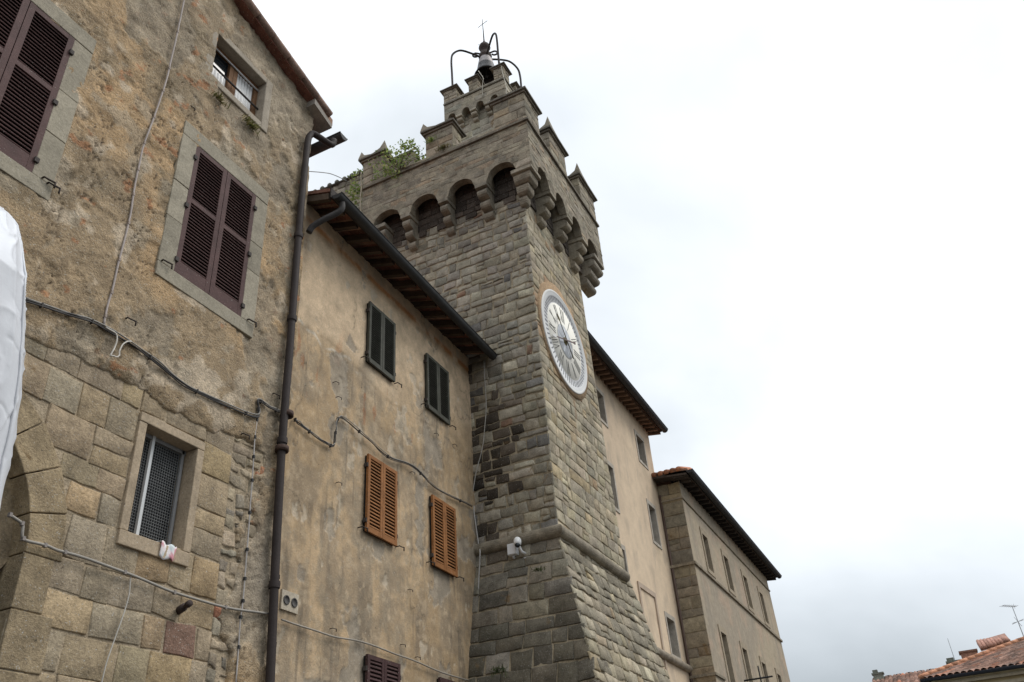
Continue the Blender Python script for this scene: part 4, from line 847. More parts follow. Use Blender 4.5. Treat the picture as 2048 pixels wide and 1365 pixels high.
# pale tie cords hanging down the turret
def cable(name, pts, r, tint, label, cat='cable', group='cables and cords on the walls', n=6, w=.006, seed=0, spl=5, extra=None):
    mb = MB(tint); P = spline(pts, spl); P = wob(P, w, seed) if w else P; mb.tube(P, r, n)
    if extra: extra(mb, P)
    return tag(mb.build(name, M['cable'], None, tuple(P[0])), label, cat, group)
tw = lambda x, y, X=QX-.03: atX(x, y, X)
cable('cord', [tw(1003, 132), tw(1006, 150), tw(1011, 168), tw(1013, 180), tw(1012, 193)], .011, (.5, .46, .38), 'pale cord hanging down the turret corner below the tallest small merlon', 'cord')
cable('cord', [tw(957, 142), tw(966, 156), tw(965, 170), tw(965, 196)], .009, (.5, .46, .38), 'pale cord hanging from below the bell down the turret face', 'cord')
# ================================================================== REAR WALL BEHIND THE TOWER
rw = thing('rear_wall', 'grey rubble wall with curved tile coping seen past the left edge of the tower', 'wall', (11.95, 9.4, 0))
RX = 12.0; zt = atX(700, 358, RX)[2]
rb_ = MB((.3, .26, .2)); rb_.box((RX+.004, TYE-.5, 0), (RX+.4, 13.5, zt-.02)); rb_.build('wall_core', M['mortar'], rw)
masonry('rubble_face', lambda u, v, d: np.stack([RX-d, 13.5-u, v], -1), (12.5, zt-.02), lambda v: (1.0, 5.6), (.12, .22), (.16, .42), .022, lambda u, v, r, n: pl1(u, v, r, n, .12)*1.02, M['stone'], rw, None, seed=81, gap=.02, rough=.018, jit=.018, wav=.05)
ct_ = MB((.14, .13, .11)); ct_.box((RX-.06, TYE-.5, zt-.018), (RX+.45, 13.5, zt+.01)); ct_.build('coping', M['terracotta'], rw)
for k in range(24):
    ct_ = MB(grow_tint((.13, .125, .10), .2)); y = 8.1+k*.215; ct_.tube([(RX-.085, y, zt+.0), (RX+.45, y, zt+.03)], .06, 8); ct_.build('coping_tile', M['terracotta'], rw)
# ================================================================== PALE PLASTER PALAZZO BEHIND THE TOWER
CYP = 6.3; CX1 = 23.85
PC = Plane((0, CYP, 0)); pal_b = thing('pale_palazzo', 'tall pale pink plaster building directly behind the clock tower', 'building', (18, CYP, 0))
CW = [(22.40, 23.08, 11.88, 12.72), (22.50, 23.10, 9.43, 10.54), (22.46, 23.17, 6.38, 7.34), (19.06, 19.74, 11.88, 12.75), (19.04, 19.69, 9.43, 10.57), (19.0, 19.68, 7.3, 8.37), (16.2, 16.9, 11.88, 12.75)]
def ctint(u, v):
    n = fbm(u*.7, v*.5, 151, 5); n2 = fbm(u*3, v*1.2, 155, 4); c = mixc((.68, .535, .38), (.60, .47, .335), sst(n, .4, .65)); c = mixc(c, (.42, .34, .26), sst(n2, .56, .75)*.5)
    for w in CW[:3]: c = mixc(c, (.36, .29, .19), np.exp(-((u-(w[0]+w[1])/2)/.2)**2)*sst(w[2]-v, -.05, .05)*np.exp(-np.clip(w[2]-v, 0, 9)/.3)*.6)
    c = mixc(c, (.40, .30, .2), sst(u, CX1-.35, CX1)*sst(n2, .3, .6)*.35); return c
def notin(rects): return lambda u, v: ~np.any([inrect(u, v, r) for r in rects], axis=0)
grid_wall('plaster_wall', lambda u, v, d: PC(u, v, d), lines(14.9, CX1, .09, *[x for w in CW for x in w[:2]]), lines(2, 13.42, .09, *[x for w in CW for x in w[2:]]), ctint, M['plaster_smooth'], pal_b, notin(CW), lambda u, v: (fbm(u, v, 160, 3)-.5)*.02)
bd = MB((.45, .36, .28)); bd.box((14.9, CYP+.3, 0), (CX1-.01, 14, 13.3)); bd.box((CX1-.14, CYP+.02, 0), (CX1-.004, CYP+.3, 13.35)); bd.build('building_body', M['plaster'], pal_b)
def deep_window(pl, parent, r, tint, depth=.26, fw=.11, proud=.025, glass=True, frame=(.42, .375, .315), lint=.12):
    a, b, z0, z1 = r; w = MB((.02, .02, .02)); pl.hexa(w, a-.02, b+.02, z0-.02, z1+.02, -depth-.02, -depth); win = w.build('window', M['glass'], parent)
    fs = MB(frame)
    for q in ((a-fw, a+.002, z0-fw*.9, z1+lint), (b-.002, b+fw, z0-fw*.9, z1+lint), (a+.002, b-.002, z1-.002, z1+lint), (a+.002, b-.002, z0-fw*.9, z0+.002)): pl.hexa(fs, q[0], q[1], q[2], q[3], -depth+.0, proud, tint=grow_tint(frame, .05))
    fs.build('window_frame', M['trim'], win)
    sh = MB(tint); m_ = (a+b)/2
    for p, q in ((a+.004, a+.05), (b-.05, b-.004), (m_-.03, m_+.03)): pl.hexa(sh, p, q, z0+.004, z1-.004, -depth+.002, -depth+.045)
    for p, q in ((z0+.004, z0+.06), (z1-.06, z1-.004)): pl.hexa(sh, a+.05, m_-.03, p, q, -depth+.002, -depth+.044); pl.hexa(sh, m_+.03, b-.05, p, q, -depth+.002, -depth+.044)
    sh.build('sash', M['wood'], win); return win
for r in CW: deep_window(PC, pal_b, r, (.10, .085, .065), .24, .09, .02)
bl = MB((.47, .37, .285)); ub0, ub1, zb0, zb1 = 20.37, 21.75, 5.2, 7.78      # blind window: a flat raised surround
for q in ((ub0, ub0+.11, zb0, zb1), (ub1-.11, ub1, zb0, zb1), (ub0+.11, ub1-.11, zb1-.13, zb1)): PC.hexa(bl, q[0], q[1], q[2], q[3], 0, .035)
bl.build('blind_window_frame', M['plaster_smooth'], pal_b)
moulding('string_course', [(14.9, CYP, 6.2), (19, CYP, 6.2), (CX1-.05, CYP, 6.2)], half, (.30, .25, .19), M['stone'], pal_b)
def eaves(pl, parent, u0, u1, zw, d, slope, spacing, tile, raft, gut, back=3., ends=0.):
    zf = lambda q: zw+(0-q)*slope
    e = MB(tile); e.hexa([pl(u, zf(q)+k, q) for k in (.0, .05) for u, q in ((u0, d), (u1, d), (u1, -.3), (u0, -.3))]); e.build('eave_tiles', M['terracotta'], parent)
    t = MB((.28, .15, .10)); t.hexa([pl(u, zf(q)+k, q) for k in (.052, .14) for u, q in ((u0, d+.03), (u1, d+.03), (u1, -back), (u0, -back))]); roof_ = t.build('roof', M['terracotta'], parent)
    n = int((u1-u0)/spacing)
    for k in range(n+1):
        u = u0+.08+k*(u1-u0-.16)/n; r_ = MB(grow_tint(raft, .15)); r_.hexa([pl(uu, zf(q)+h, q) for h in (-.1, -.002) for uu, q in ((u-.045, d-.04), (u+.045, d-.04), (u+.045, -.1), (u-.045, -.1))]); r_.build('rafter', M['wood'], parent)
    gutter('gutter', [pl(u0-.02, zf(d)+.06, d+.10), pl(u1+.02, zf(d)+.05, d+.10)], .10, parent, gut)
    return roof_
eaves(PC, pal_b, 15.0, CX1+.22, 13.42, .40, .16, .30, (.075, .045, .034), (.17, .105, .07), (.035, .035, .037))
dpn = MB((.10, .065, .05)); dpn.tube([(CX1-.06, CYP-.05, 11.2), (CX1-.06, CYP-.05, 0)], .04, 8); dpn.build('downpipe', M['metal'], pal_b)
# ================================================================== FAR STONE PALAZZO
FY, FX0, FX1 = 5.6, 23.8, 35.9
PF = Plane((0, FY, 0)); far = thing('stone_palazzo', 'long ochre stone building with a dark overhanging eave at far end of the row', 'building', (29, FY, 0))
k_ = FY/5.0; zz = lambda z: 1.6+(z-1.6)*k_
UP = [(a*k_, a*k_+.60, zz(8.43), zz(9.43)) for a in (22.74, 25.0, 27.42, 29.72)]
LO_ = [(a*k_, a*k_+.62, 4.7, zz(6.77)) for a in (22.66, 24.95, 27.38, 29.62)]
FW = UP+LO_
def ftint(u, v):
    n = fbm(u*.6, v*.6, 171, 5); n2 = fbm(u*2.2, v*2.2, 175, 5); c = mixc((.42, .345, .245), (.36, .30, .225), sst(n, .4, .62)); c = mixc(c, (.46, .335, .24), sst(n2, .55, .7)*.6); c = mixc(c, (.29, .25, .195), sst(fbm(u*3, v*.8, 179), .55, .75)*.6); return c
zwall = 11.55
grid_wall('stone_wall', lambda u, v, d: PF(u, v, d), lines(FX0, FX1, .1, *[x for w in FW for x in w[:2]]), lines(2, zwall, .1, *[x for w in FW for x in w[2:]]), ftint, M['plaster_fine'], far, notin(FW), lambda u, v: (fbm(u*2, v*2, 180, 3)-.5)*.012)
bd = MB((.37, .3, .22)); bd.box((FX0+.01, FY+.32, 0), (FX1, 12, zwall-.1)); bd.box((FX1-.2, FY+.02, 0), (FX1, FY+.32, zwall-.1)); bd.box((FX0+.01, FY+.012, 0), (FX0+.3, FY+.32, zwall-.1)); bd.build('building_body', M['plaster'], far)
sdp = pal([(.27, .225, .155), (.24, .20, .145), (.30, .235, .15), (.215, .185, .14)], [3, 3, 2, 1])
masonry('end_wall', lambda u, v, d: np.stack([FX0-d, CYP-u, v], -1), (2, zwall-.05), lambda v: (0, .70), (.22, .42), (.3, .7), .012, lambda u, v, r, n: sdp(u, v, r, n, .12), M['stone'], far, None, seed=91, gap=.012, ext=(0, .01))
for w in FW: deep_window(PF, far, w, (.20, .18, .14) if w in LO_ else (.13, .11, .09), .22, .14, .03, frame=(.36, .295, .21), lint=.17)
moulding('cornice', [(FX0, CYP, zz(9.95)), (FX0, FY, zz(9.95)), (FX1, FY, zz(9.95))], sq(.04, .05), (.27, .225, .165), M['stone'], far)
moulding('string_course', [(FX0, CYP, zz(8.17)), (FX0, FY, zz(8.17)), (FX1+.03, FY, zz(8.17))], sq(.06, .08), (.27, .225, .165), M['stone'], far)
moulding('string_course', [(FX0, CYP, 5.95), (FX0, FY, 5.95), (FX0+1.0, FY, 5.95)], sq(.05, .07), (.25, .21, .155), M['stone'], far)
eaves(PF, far, FX0-.36, FX1+.42, 11.60, .36, .10, .42, (.07, .05, .04), (.045, .036, .03), (.035, .035, .037), 2.0)
he = MB((.06, .045, .036)); he.hexa([(FX0-.36, FY-.36, 11.5), (FX0+.02, FY-.36, 11.5), (FX0+.02, CYP-.02, 11.62), (FX0-.36, CYP-.02, 11.62), (FX0-.36, FY-.36, 11.64), (FX0+.02, FY-.36, 11.64), (FX0+.02, CYP-.02, 11.76), (FX0-.36, CYP-.02, 11.76)]); he.build('eave_board', M['wood'], far)
htl = MB()
for k in range(5):
    y = CYP-.08-k*.19; htl.tube([(FX0-.38, y, 11.72+.0*k), (FX0+.2, y, 11.93), (FX0+1.2, y, 12.28)], .085, 7, grow_tint((.34, .15, .085), .2))
htl.build('roof_tiles', M['terracotta'], far)
# projecting iron arm
ia = thing('iron_arm', 'thin dark iron arm with an upright projecting from the far stone building', 'bracket', (28, 5.3, 6))
a0 = atY(1545, 1353, 4.75); a1 = a0+np.array([0, FY-4.75+.1, 0]); am = MB((.03, .03, .03)); am.tube([a0, a1], .03, 6); am.build('arm', M['iron'], ia)
am = MB((.03, .03, .03)); m_ = a0*.62+a1*.38; am.tube([m_+np.array([0, 0, .35]), m_-np.array([0, 0, .9])], .022, 6); am.build('upright', M['iron'], ia)
# ================================================================== FAR TILED HOUSES
def tiled(P, nu, nv, tint, wave=.09, pitch=None):   # roof skin of lapped round tiles; P(s,t)->3D with s across, t up the slope
    us = np.linspace(0, 1, nu*8+1); vs = []
    for k in range(nv): vs += [k/nv, (k+1)/nv-1e-4]
    U, V = np.meshgrid(us, np.array(vs), indexing='ij'); B = P(U, V); ph = (U*nu) % 1; h = np.abs(np.sin(ph*PI))**.8*wave*1.0+(1-(V*nv % 1))*.03
    B[..., 2] += h; c = np.array(tint)*(np.exp((_h(np.floor(U*nu), np.floor(V*nv+1e-6), 5)-.5)*.9))[..., None]; k = _h(np.floor(U*nu), np.floor(V*nv+1e-6), 9)
    c = np.where((k > .72)[..., None], c*np.array([.72, .80, .85]), c); c = np.where((k < .12)[..., None], c*np.array([1.25, .95, .8]), c)
    idx = np.arange(U.size).reshape(U.shape); Q = np.stack([idx[:-1, :-1], idx[1:, :-1], idx[1:, 1:], idx[:-1, 1:]], -1)
    return B.reshape(-1, 3), Q.reshape(-1, 4), c.reshape(-1, 3)
RT_ = (.30, .18, .135)
h1 = thing('tiled_house', 'nearer ochre house with a hipped red tile roof and dark gutter at bottom right corner', 'house', (46, -4, 0))
E0 = atX(1842, 1360, 45.0); y_e, z_e = E0[1], E0[2]; RXr = 50.0; z_r = atX(2040, 1284, RXr)[2]; run = RXr-45
def P1(s, t): y0 = y_e-run*t; y1 = -16+0*t; return np.stack([45+run*t, y0+(y1-y0)*s, z_e+(z_r-z_e)*t], -1)
def P1b(s, t): x0 = 45+run*t; x1 = 55-run*t+0*t; return np.stack([x0+(x1-x0)*s, y_e-run*t, z_e+(z_r-z_e)*t], -1)
merge('roof', [tiled(P1, 62, 13, RT_), tiled(P1b, 34, 13, RT_)], M['terracotta'], h1)
rd = MB()
for k in range(14):
    t0, t1 = k/14, (k+1.15)/14; rd.tube([(45+run*t0, y_e-run*t0, z_e+(z_r-z_e)*t0+.12), (45+run*t1, y_e-run*t1, z_e+(z_r-z_e)*t1+.10)], .11, 8, grow_tint((.42, .2, .115), .15))
for k in range(18): rd.tube([(RXr, y_e-run-k*.6, z_r+.1), (RXr, y_e-run-k*.6-.65, z_r+.12)], .11, 8, grow_tint((.42, .2, .12), .15))
rd.build('ridge_tiles', M['terracotta'], h1)
wl = MB((.50, .41, .24)); wl.box((45.35, -16, 0), (54.5, y_e-.4, z_e-.02)); wl.build('wall', M['plaster_smooth'], h1)
ms2 = MB((.36, .31, .22)); ms2.box((45.22, -16, z_e-.62), (45.35, y_e-.35, z_e-.48)); ms2.box((45.12, -16, z_e-.34), (45.36, y_e-.35, z_e-.2)); ms2.build('cornice', M['trim'], h1)
gutter('gutter', [(44.93, y_e+.05, z_e-.02), (44.93, -16, z_e-.02)], .12, h1, (.03, .035, .045))
# attic dormer roof
dm = MB((.30, .17, .13)); d0 = atX(1962, 1301, 52.0); d1 = atX(2022, 1284, 52.0)
dm.hexa([(52, d0[1], d0[2]-.05), (52, d1[1], d1[2]-.05), (54.5, d1[1], d1[2]+.75), (54.5, d0[1], d0[2]+.75), (52, d0[1], d0[2]+.06), (52, d1[1], d1[2]+.06), (54.5, d1[1], d1[2]+.9), (54.5, d0[1], d0[2]+.9)])
dm.box((52.4, d1[1]+.1, z_r-1.5), (54.4, d0[1]-.1, d0[2]+.0), (.05, .045, .05)); 
for k in range(9): y = d0[1]+(d1[1]-d0[1])*(k+.5)/9; dm.tube([(51.95, y, d0[2]+(d1[2]-d0[2])*(k+.5)/9+.08), (54.5, y, d0[2]+.9)], .09, 7, grow_tint((.36, .19, .14), .2))
dm.build('dormer', M['terracotta'], h1)
h2 = thing('tiled_house', 'low house with a plain red tile roof behind the hipped house at bottom right', 'house', (56, 1, 0))
xa, xb = 51.0, 57.0; za = 7.9; q0 = atX(1757, 1357, xb); q1 = atX(1895, 1333, xb)
def P2(s, t): return np.stack([xa+(xb-xa)*t+0*s, q0[1]+.35+(-8-q0[1])*s+0*t, za+(q0[2]-za)*t+0*s+.0*s], -1)
def P2b(s, t): return np.stack([2*xb-xa+(xa-xb)*t+0*s, q0[1]+.35+(-8-q0[1])*s, za+(q0[2]-za)*t], -1)
merge('roof', [tiled(P2, 52, 14, RT_), tiled(P2b, 20, 8, RT_)], M['terracotta'], h2)
wl = MB((.45, .38, .27)); wl.box((51.4, -7.6, 0), (62.5, q0[1], za)); wl.prism([(51.4, q0[1], za), (62.5, q0[1], za), (57, q0[1], q0[2]-.12)], (0, -.3, 0)); wl.build('wall', M['plaster_smooth'], h2)
def chimney(px0, px1, py0, py1, X, tint, parent, kind, label):
    a = atX(px0, py1, X); b = atX(px1, py0, X); y0, y1 = min(a[1], b[1]), max(a[1], b[1]); zt = b[2]; w = y1-y0
    c = MB(tint); c.box((X, y0, a[2]-1.6), (X+w*.8, y1, zt-.12)); o = c.build('chimney', M['stone'], parent); o['label'] = label
    k = MB(tuple(np.array(tint)*.7)); k.box((X-.06, y0-.06, zt-.12), (X+w*.8+.06, y1+.06, zt-.03), None)
    if kind: k.box((X+.02, y0+w*.45, zt-.03), (X+w*.7, y1-.02, zt+.14))
    k.build('chimney_cap', M['stone'], o); return o
chimney(1927, 1951, 1297, 1326, 50.6, (.30, .16, .11), h1, 0, 'reddish brick chimney')
chimney(1898, 1921, 1318, 1338, 56.2, (.20, .21, .17), h2, 1, 'grey green chimney with a stepped cap')
chimney(1749, 1764, 1343, 1362, 56.5, (.22, .23, .19), h2, 1, 'grey chimney at gable end')
an = MB((.25, .26, .27)); p0, p1 = atX(1908, 1316, 56.4), atX(1897, 1277, 56.4); p1[1] = p0[1]; an.tube([p0-np.array([0, 0, .6]), p1], .016, 5)
tag(an.build('aerial_mast', M['metal'], None, tuple(p0)), 'bare thin rod rising beside the grey green chimney', 'aerial')
ant = thing('television_aerial', 'tall television aerial with cross bars above the red roof at right edge', 'aerial', (51, -3.6, 10))
X_ = 51.0; b0, b1 = atX(2046, 1270, X_), atX(2024, 1212, X_); b1[1] = b0[1]; ms_ = MB((.28, .29, .3)); ms_.tube([b0-np.array([0, 0, .8]), b1], .022, 6); ms_.build('mast', M['metal'], ant)
yg = MB((.28, .29, .3)); c0 = b1+np.array([0, 0, -.02]); yg.tube([c0+np.array([-.5, .45, 0]), c0+np.array([.25, -.2, 0])], .014, 5)
for k in range(7): q = c0+np.array([-.5, .45, 0])+(np.array([.75, -.65, 0]))*k/6.5; yg.tube([q+np.array([.12, .14, 0]), q-np.array([.12, .14, 0])], .008, 4)
yg.tube([c0+np.array([.1, -.1, -.12]), c0+np.array([.1, -.1, .12])], .008, 4); yg.build('antenna_bar', M['metal'], ant)
c1 = b0*.55+b1*.45; y2 = MB((.28, .29, .3))
for d in ((.2, .25, 0), (.1, -.3, .1), (0, .1, .25)): y2.tube([c1-np.array(d), c1+np.array(d)], .012, 4)
y2.build('antenna_bar', M['metal'], ant)
# ================================================================== CABLES
def clips(step, tint, off):
    def f(mb, P):
        for p in P[::step]: mb.obox(p+np.array(off), (.011, 0, 0), (0, .014, 0), (0, 0, .016), tint)
    return f
A = lambda l, Y: [atY(x, y, Y) for x, y in l]
cable('conduit', A([(372, -25), (368, 0), (345, 110), (330, 170), (308, 235), (285, 300), (272, 365), (260, 430), (238, 520), (219, 600), (208, 652)], 5.935), .011, (.42, .36, .33), 'pale vertical conduit running down the old house between its two shuttered windows', extra=clips(4, (.3, .24, .2), (0, 0, 0)))
def bundle(l, Yf, r, tints, label, name='cable_bundle', k=3, sp=.02):
    mb = MB(tints[0])
    for j in range(k):
        P = spline([Yf(x, y) for x, y in l], 6); P = wob(P, .010, j*3.3); P[:, 2] += (j-1)*sp*.8; P[:, 1] -= abs(j-1)*.006; mb.tube(P, r*(1 if j == 1 else .75), 6, tints[j % len(tints)])
    P = spline([Yf(x, y) for x, y in l], 6)
    for p in P[::8]: mb.obox(p, (.006, 0, 0), (0, .018, 0), (0, 0, .022), (.05, .045, .04))
    return tag(mb.build(name, M['cable'], None, tuple(P[0])), label, 'cable', 'cables and cords on the walls')
yl = lambda x, y: atY(x, y, 5.93); ym = lambda x, y: PM(*PM.u(x, y), .045)
DK = [(.05, .045, .042), (.045, .042, .04), (.30, .28, .25)]
bundle([(20, 592), (58, 603), (140, 630), (208, 655), (300, 715), (370, 770), (440, 805), (510, 833), (517, 818), (516, 801), (540, 815), (558, 824)], yl, .010, DK, 'black cable bundle sagging across the old house below its shuttered windows')
bundle([(584, 842), (600, 856), (640, 885), (660, 893), (665, 868), (668, 846), (680, 838), (730, 880), (770, 915), (820, 935), (870, 980), (938, 1014)], ym, .008, DK, 'dark cable bundle kinked then sagging across the middle house above its orange shutters')
cable('wire_loop', A([(212, 655), (232, 668), (232, 690), (224, 706), (222, 712), (236, 714), (241, 700), (250, 685), (262, 683)], 5.90), .007, (.62, .58, .52), 'loose white wire loop drooping where the conduit meets the black cables', 'wire')
cable('conduit', A([(20, 1030), (44, 1048), (47, 1078), (90, 1092), (130, 1105), (250, 1145), (350, 1185), (450, 1215), (543, 1229)], 5.945), .012, (.31, .285, .25), 'grey conduit running from the stone doorway arch under the barred window', extra=clips(5, (.25, .22, .2), (0, 0, 0)))
cable('conduit', [ym(x, y) for x, y in ((556, 1241), (620, 1262), (660, 1275), (720, 1287), (800, 1315), (880, 1347), (932, 1362))], .010, (.33, .295, .25), 'thin grey conduit along the middle house above its lowest purple shutters')
cable('wire', A([(514, 840), (508, 900), (503, 980), (494, 1100), (487, 1190), (480, 1250), (472, 1375)], 5.95), .007, (.45, .42, .4), 'thin vertical wire with black clips left of the brown downpipe', 'wire', w=.004, extra=clips(3, (.04, .04, .04), (0, 0, 0)))
cable('wire', A([(262, 1150), (258, 1190), (240, 1250), (215, 1320), (200, 1380)], 5.955), .006, (.48, .45, .4), 'faint pale wire slanting down the big stone blocks under the barred window', 'wire', w=.004)
xt = lambda x, y: atX(x, y, TX-.05)
cable('wire', [xt(x, y) for x, y in ((968, 722), (972, 800), (970, 850), (964, 900), (952, 945), (946, 985))], .007, (.46, .44, .4), 'pale wire curving down the tower face beside the middle house eave', 'wire')
cable('conduit', [atX(x, y, TX-.07) for x, y in ((948, 1012), (950, 1040), (957, 1090))]+[np.array(atX(x, y, TX-.17-.0017*(y-1090)*.0)) for x, y in ((960, 1110), (957, 1170), (955, 1240), (951, 1300), (947, 1380))], .011, (.43, .41, .38), 'pale conduit running down the corner of the tower base and the middle house')
sw = MB((.2, .2, .2)); P = spline([(6.86, 6.8, 10.75)]+[tuple(atX(640, 345, 8.2)), tuple(atX(672, 352, 9.6)), tuple(atX(705, 369, 11.9))], 8); sw.tube(P, .008, 5); tag(sw.build('overhead_wire', M['cable'], None, tuple(P[0])), 'thin wire crossing the sky between the old house and the rear wall', 'wire')
# ================================================================== CAMERA AND BOX ON THE TOWER BASE
oc = atX(1041, 1093, TX-.14); sec = thing('security_camera', 'small white dome camera on an arm under the tower string course', 'security camera', tuple(oc))
ca = MB((.75, .75, .74)); ca.lathe([(.0, -.05), (.05, -.05), (.06, -.02), (.06, .05), (.045, .09), (0, .1)], oc+np.array([-.10, 0, .05]), 18, None, (-.5, -.2, -.8)); cam_b = ca.build('camera_body', M['white'], sec)
ln = MB((.02, .02, .025)); ln.lathe([(.043, -.02), (.04, .03), (.02, .055), (0, .06)], oc+np.array([-.14, -.015, -.015]), 16, None, (-.5, -.2, -.8)); ln.build('lens', M['glass'], cam_b)
ar = MB((.75, .75, .74)); ar.tube([oc+np.array([-.08, 0, .0]), oc+np.array([-.04, -.03, -.10]), oc+np.array([.16, -.06, -.12])], .022, 8); ar.obox(oc+np.array([.08, -.06, -.13]), (.02, 0, 0), (0, .05, 0), (0, 0, .05)); ar.build('bracket', M['white'], sec)
ob = atX(1026, 1100, TX-.14); jb = thing('junction_box', 'white plastic box fixed under the string course left of the dome camera', 'box', tuple(ob))
q = MB((.74, .75, .76)); q.obox(ob, (.05, 0, 0), (0, .075, 0), (0, 0, .09)); bevel(q.build('box_body', M['white'], jb), .01)
q = MB((.5, .5, .5)); q.obox(ob+np.array([-.056, 0, 0]), (.005, 0, 0), (0, .068, 0), (0, 0, .082), (.78, .79, .8)); q.tube([ob+np.array([0, 0, -.09]), ob+np.array([.02, 0, -.14])], .02, 8); q.build('box_lid', M['white'], jb)
# rag on the barred window's sill
rg = PL(5.30, 4.40, -.02); nu_, nv_ = 14, 10; vs = []; ts = []
for i in range(nu_):
    for j in range(nv_):
        u, v = i/(nu_-1), j/(nv_-1); s = v*.24; dd = -.06+min(s, .10)+.012*math.sin(u*9+v*3); z = 4.408-max(0, s-.10)+.012*math.sin(u*13+2*v)+.006*math.sin(v*15)
        vs.append(PL(5.245+u*.21+.03*v*math.sin(u*4), z, dd)); f = vnoise(u*3.5, v*3.5, 5); ts.append((.68, .30, .34) if f < .42 else (.80, .74, .73) if f < .72 else (.55, .60, .60))
r_ = MB(); r_.v = [tuple(p) for p in vs]; r_.t = ts; r_.f = [(i*nv_+j, (i+1)*nv_+j, (i+1)*nv_+j+1, i*nv_+j+1) for i in range(nu_-1) for j in range(nv_-1)]; r_.sm = [True]*len(r_.f)
ro = r_.build('cloth_rag', M['cable'], None, tuple(rg)); so2 = ro.modifiers.new('thick', 'SOLIDIFY'); so2.thickness = .004; tag(ro, 'crumpled pink and white rag on the sill of the barred window', 'rag')
# ================================================================== COVERED PARASOL AT THE LEFT EDGE
YT = 3.0; edge = [atY(x, y, YT) for x, y in ((22, 421), (38, 452), (50, 482), (56, 540), (58, 600), (57, 680), (54, 760), (49, 820), (38, 890), (25, 950), (12, 1020), (0, 1085), (-22, 1180), (-40, 1290))]
ax_top = atY(4, 416, YT+.05); ax_bot = np.array([edge[-1][0]-.22, YT+.05, edge[-1][2]])
par = thing('covered_parasol', 'closed parasol wrapped in a creased white plastic cover at left edge', 'parasol', (float(ax_bot[0]), YT, 0))
zs = np.linspace(edge[-1][2], edge[0][2], 90); ex = np.interp(zs, [e[2] for e in edge][::-1], [e[0] for e in edge][::-1]); axx = np.interp(zs, [ax_bot[2], ax_top[2]-.5, ax_top[2]], [ax_bot[0]-.02, ax_top[0]-.24, ax_top[0]-.02]); NT, NZ = 260, 300
zs = np.linspace(edge[-1][2], edge[0][2], NZ); ex = np.interp(zs, [e[2] for e in edge][::-1], [e[0] for e in edge][::-1]); axx = np.interp(zs, [ax_bot[2], ax_top[2]-.5, ax_top[2]], [ax_bot[0]-.02, ax_top[0]-.24, ax_top[0]-.02])
Z, T = np.meshgrid(zs, np.linspace(0, 2*PI, NT, endpoint=False), indexing='ij'); R_ = np.maximum(.006, (ex-axx)*.875)[:, None]; f = ((Z-zs[0])/(zs[-1]-zs[0]))
def ridge(a, b, sd, w): n = vnoise(a, b, sd); return np.exp(-abs(n-.5)/w)*sst(vnoise(a*.5+9, b*.5, sd+50), .35, .6)
kk = np.minimum(1, R_/.1)
rr_ = R_*(1+.03*np.cos(T*4+1.2+Z*.8)+.05*(fbm(T*2.4, Z*.6, 201, 3)-.5))+kk*(.012*ridge(T*3.2+Z*.25, Z*1.1, 205, .035)+.009*ridge(T*2+Z*3.5, Z*3-T*1.6, 208, .04)+.007*ridge(T*2.6-Z*4.2, Z*3.6+T*1.3, 212, .04)-.005*ridge(T*6, Z*8, 216, .06)+.006*(fbm(T*3, Z*5, 219, 2)-.5))
V = np.stack([axx[:, None]+rr_*np.cos(T), YT+.05+rr_*.85*np.sin(T), Z], -1); ii, kk2 = np.meshgrid(np.arange(NZ-1), np.arange(NT), indexing='ij')
Q = np.stack([ii*NT+kk2, ii*NT+(kk2+1) % NT, (ii+1)*NT+(kk2+1) % NT, (ii+1)*NT+kk2], -1)
np_mesh('cover', V, Q, np.array([.66, .67, .70])*(.94+.1*fbm(T*2, Z*3, 230, 3))[..., None], M['sheet'], par)
sm_ = MB((.62, .63, .66)); k0 = int(NT*.865); sm_.tube([V[i, k0]+np.array([0, -.002, 0]) for i in range(0, NZ-6, 6)], .005, 5); sm_.build('seam', M['sheet'], par)
po = MB((.3, .3, .3)); po.tube([(ax_bot[0]-.02, YT+.05, 0), (ax_bot[0]-.02, YT+.05, zs[0]+.3)], .03, 10); po.build('pole', M['metal'], par)
# ================================================================== PLANTS
def leaves(mb, c, spread, n, size, cols, droop=.3, rr=None):
    rr = rr or random
    for _ in range(n):
        p = np.array(c)+np.array([rr.gauss(0, spread[i]) for i in range(3)]); d = np.array([rr.gauss(0, 1), rr.gauss(0, 1), rr.gauss(-droop, .6)]); d /= np.linalg.norm(d); s_ = np.cross(d, [rr.gauss(0, 1) for _ in range(3)]); s_ /= np.linalg.norm(s_); L_ = size*rr.uniform(.6, 1.3); w = L_*.32
        nn = np.cross(d, s_)*L_*.12
        mb.add([p, p+d*L_*.45+s_*w+nn, p+d*L_, p+d*L_*.45-s_*w+nn], [(0, 1, 2), (0, 2, 3)], grow_tint(rr.choice(cols), .15))
GC = [(.22, .31, .08), (.28, .36, .10), (.34, .40, .14), (.15, .22, .06), (.40, .40, .16)]
bush = thing('parapet_bush', 'leafy green bush sprouting from the parapet between its two left merlons', 'plant', (11.2, 7.3, 14.8))
rr = random.Random(4)
stem = MB((.12, .09, .06)); lf = MB()
bp = lambda x, y, X: atX(x, y, X)
root = bp(800, 345, 11.28)
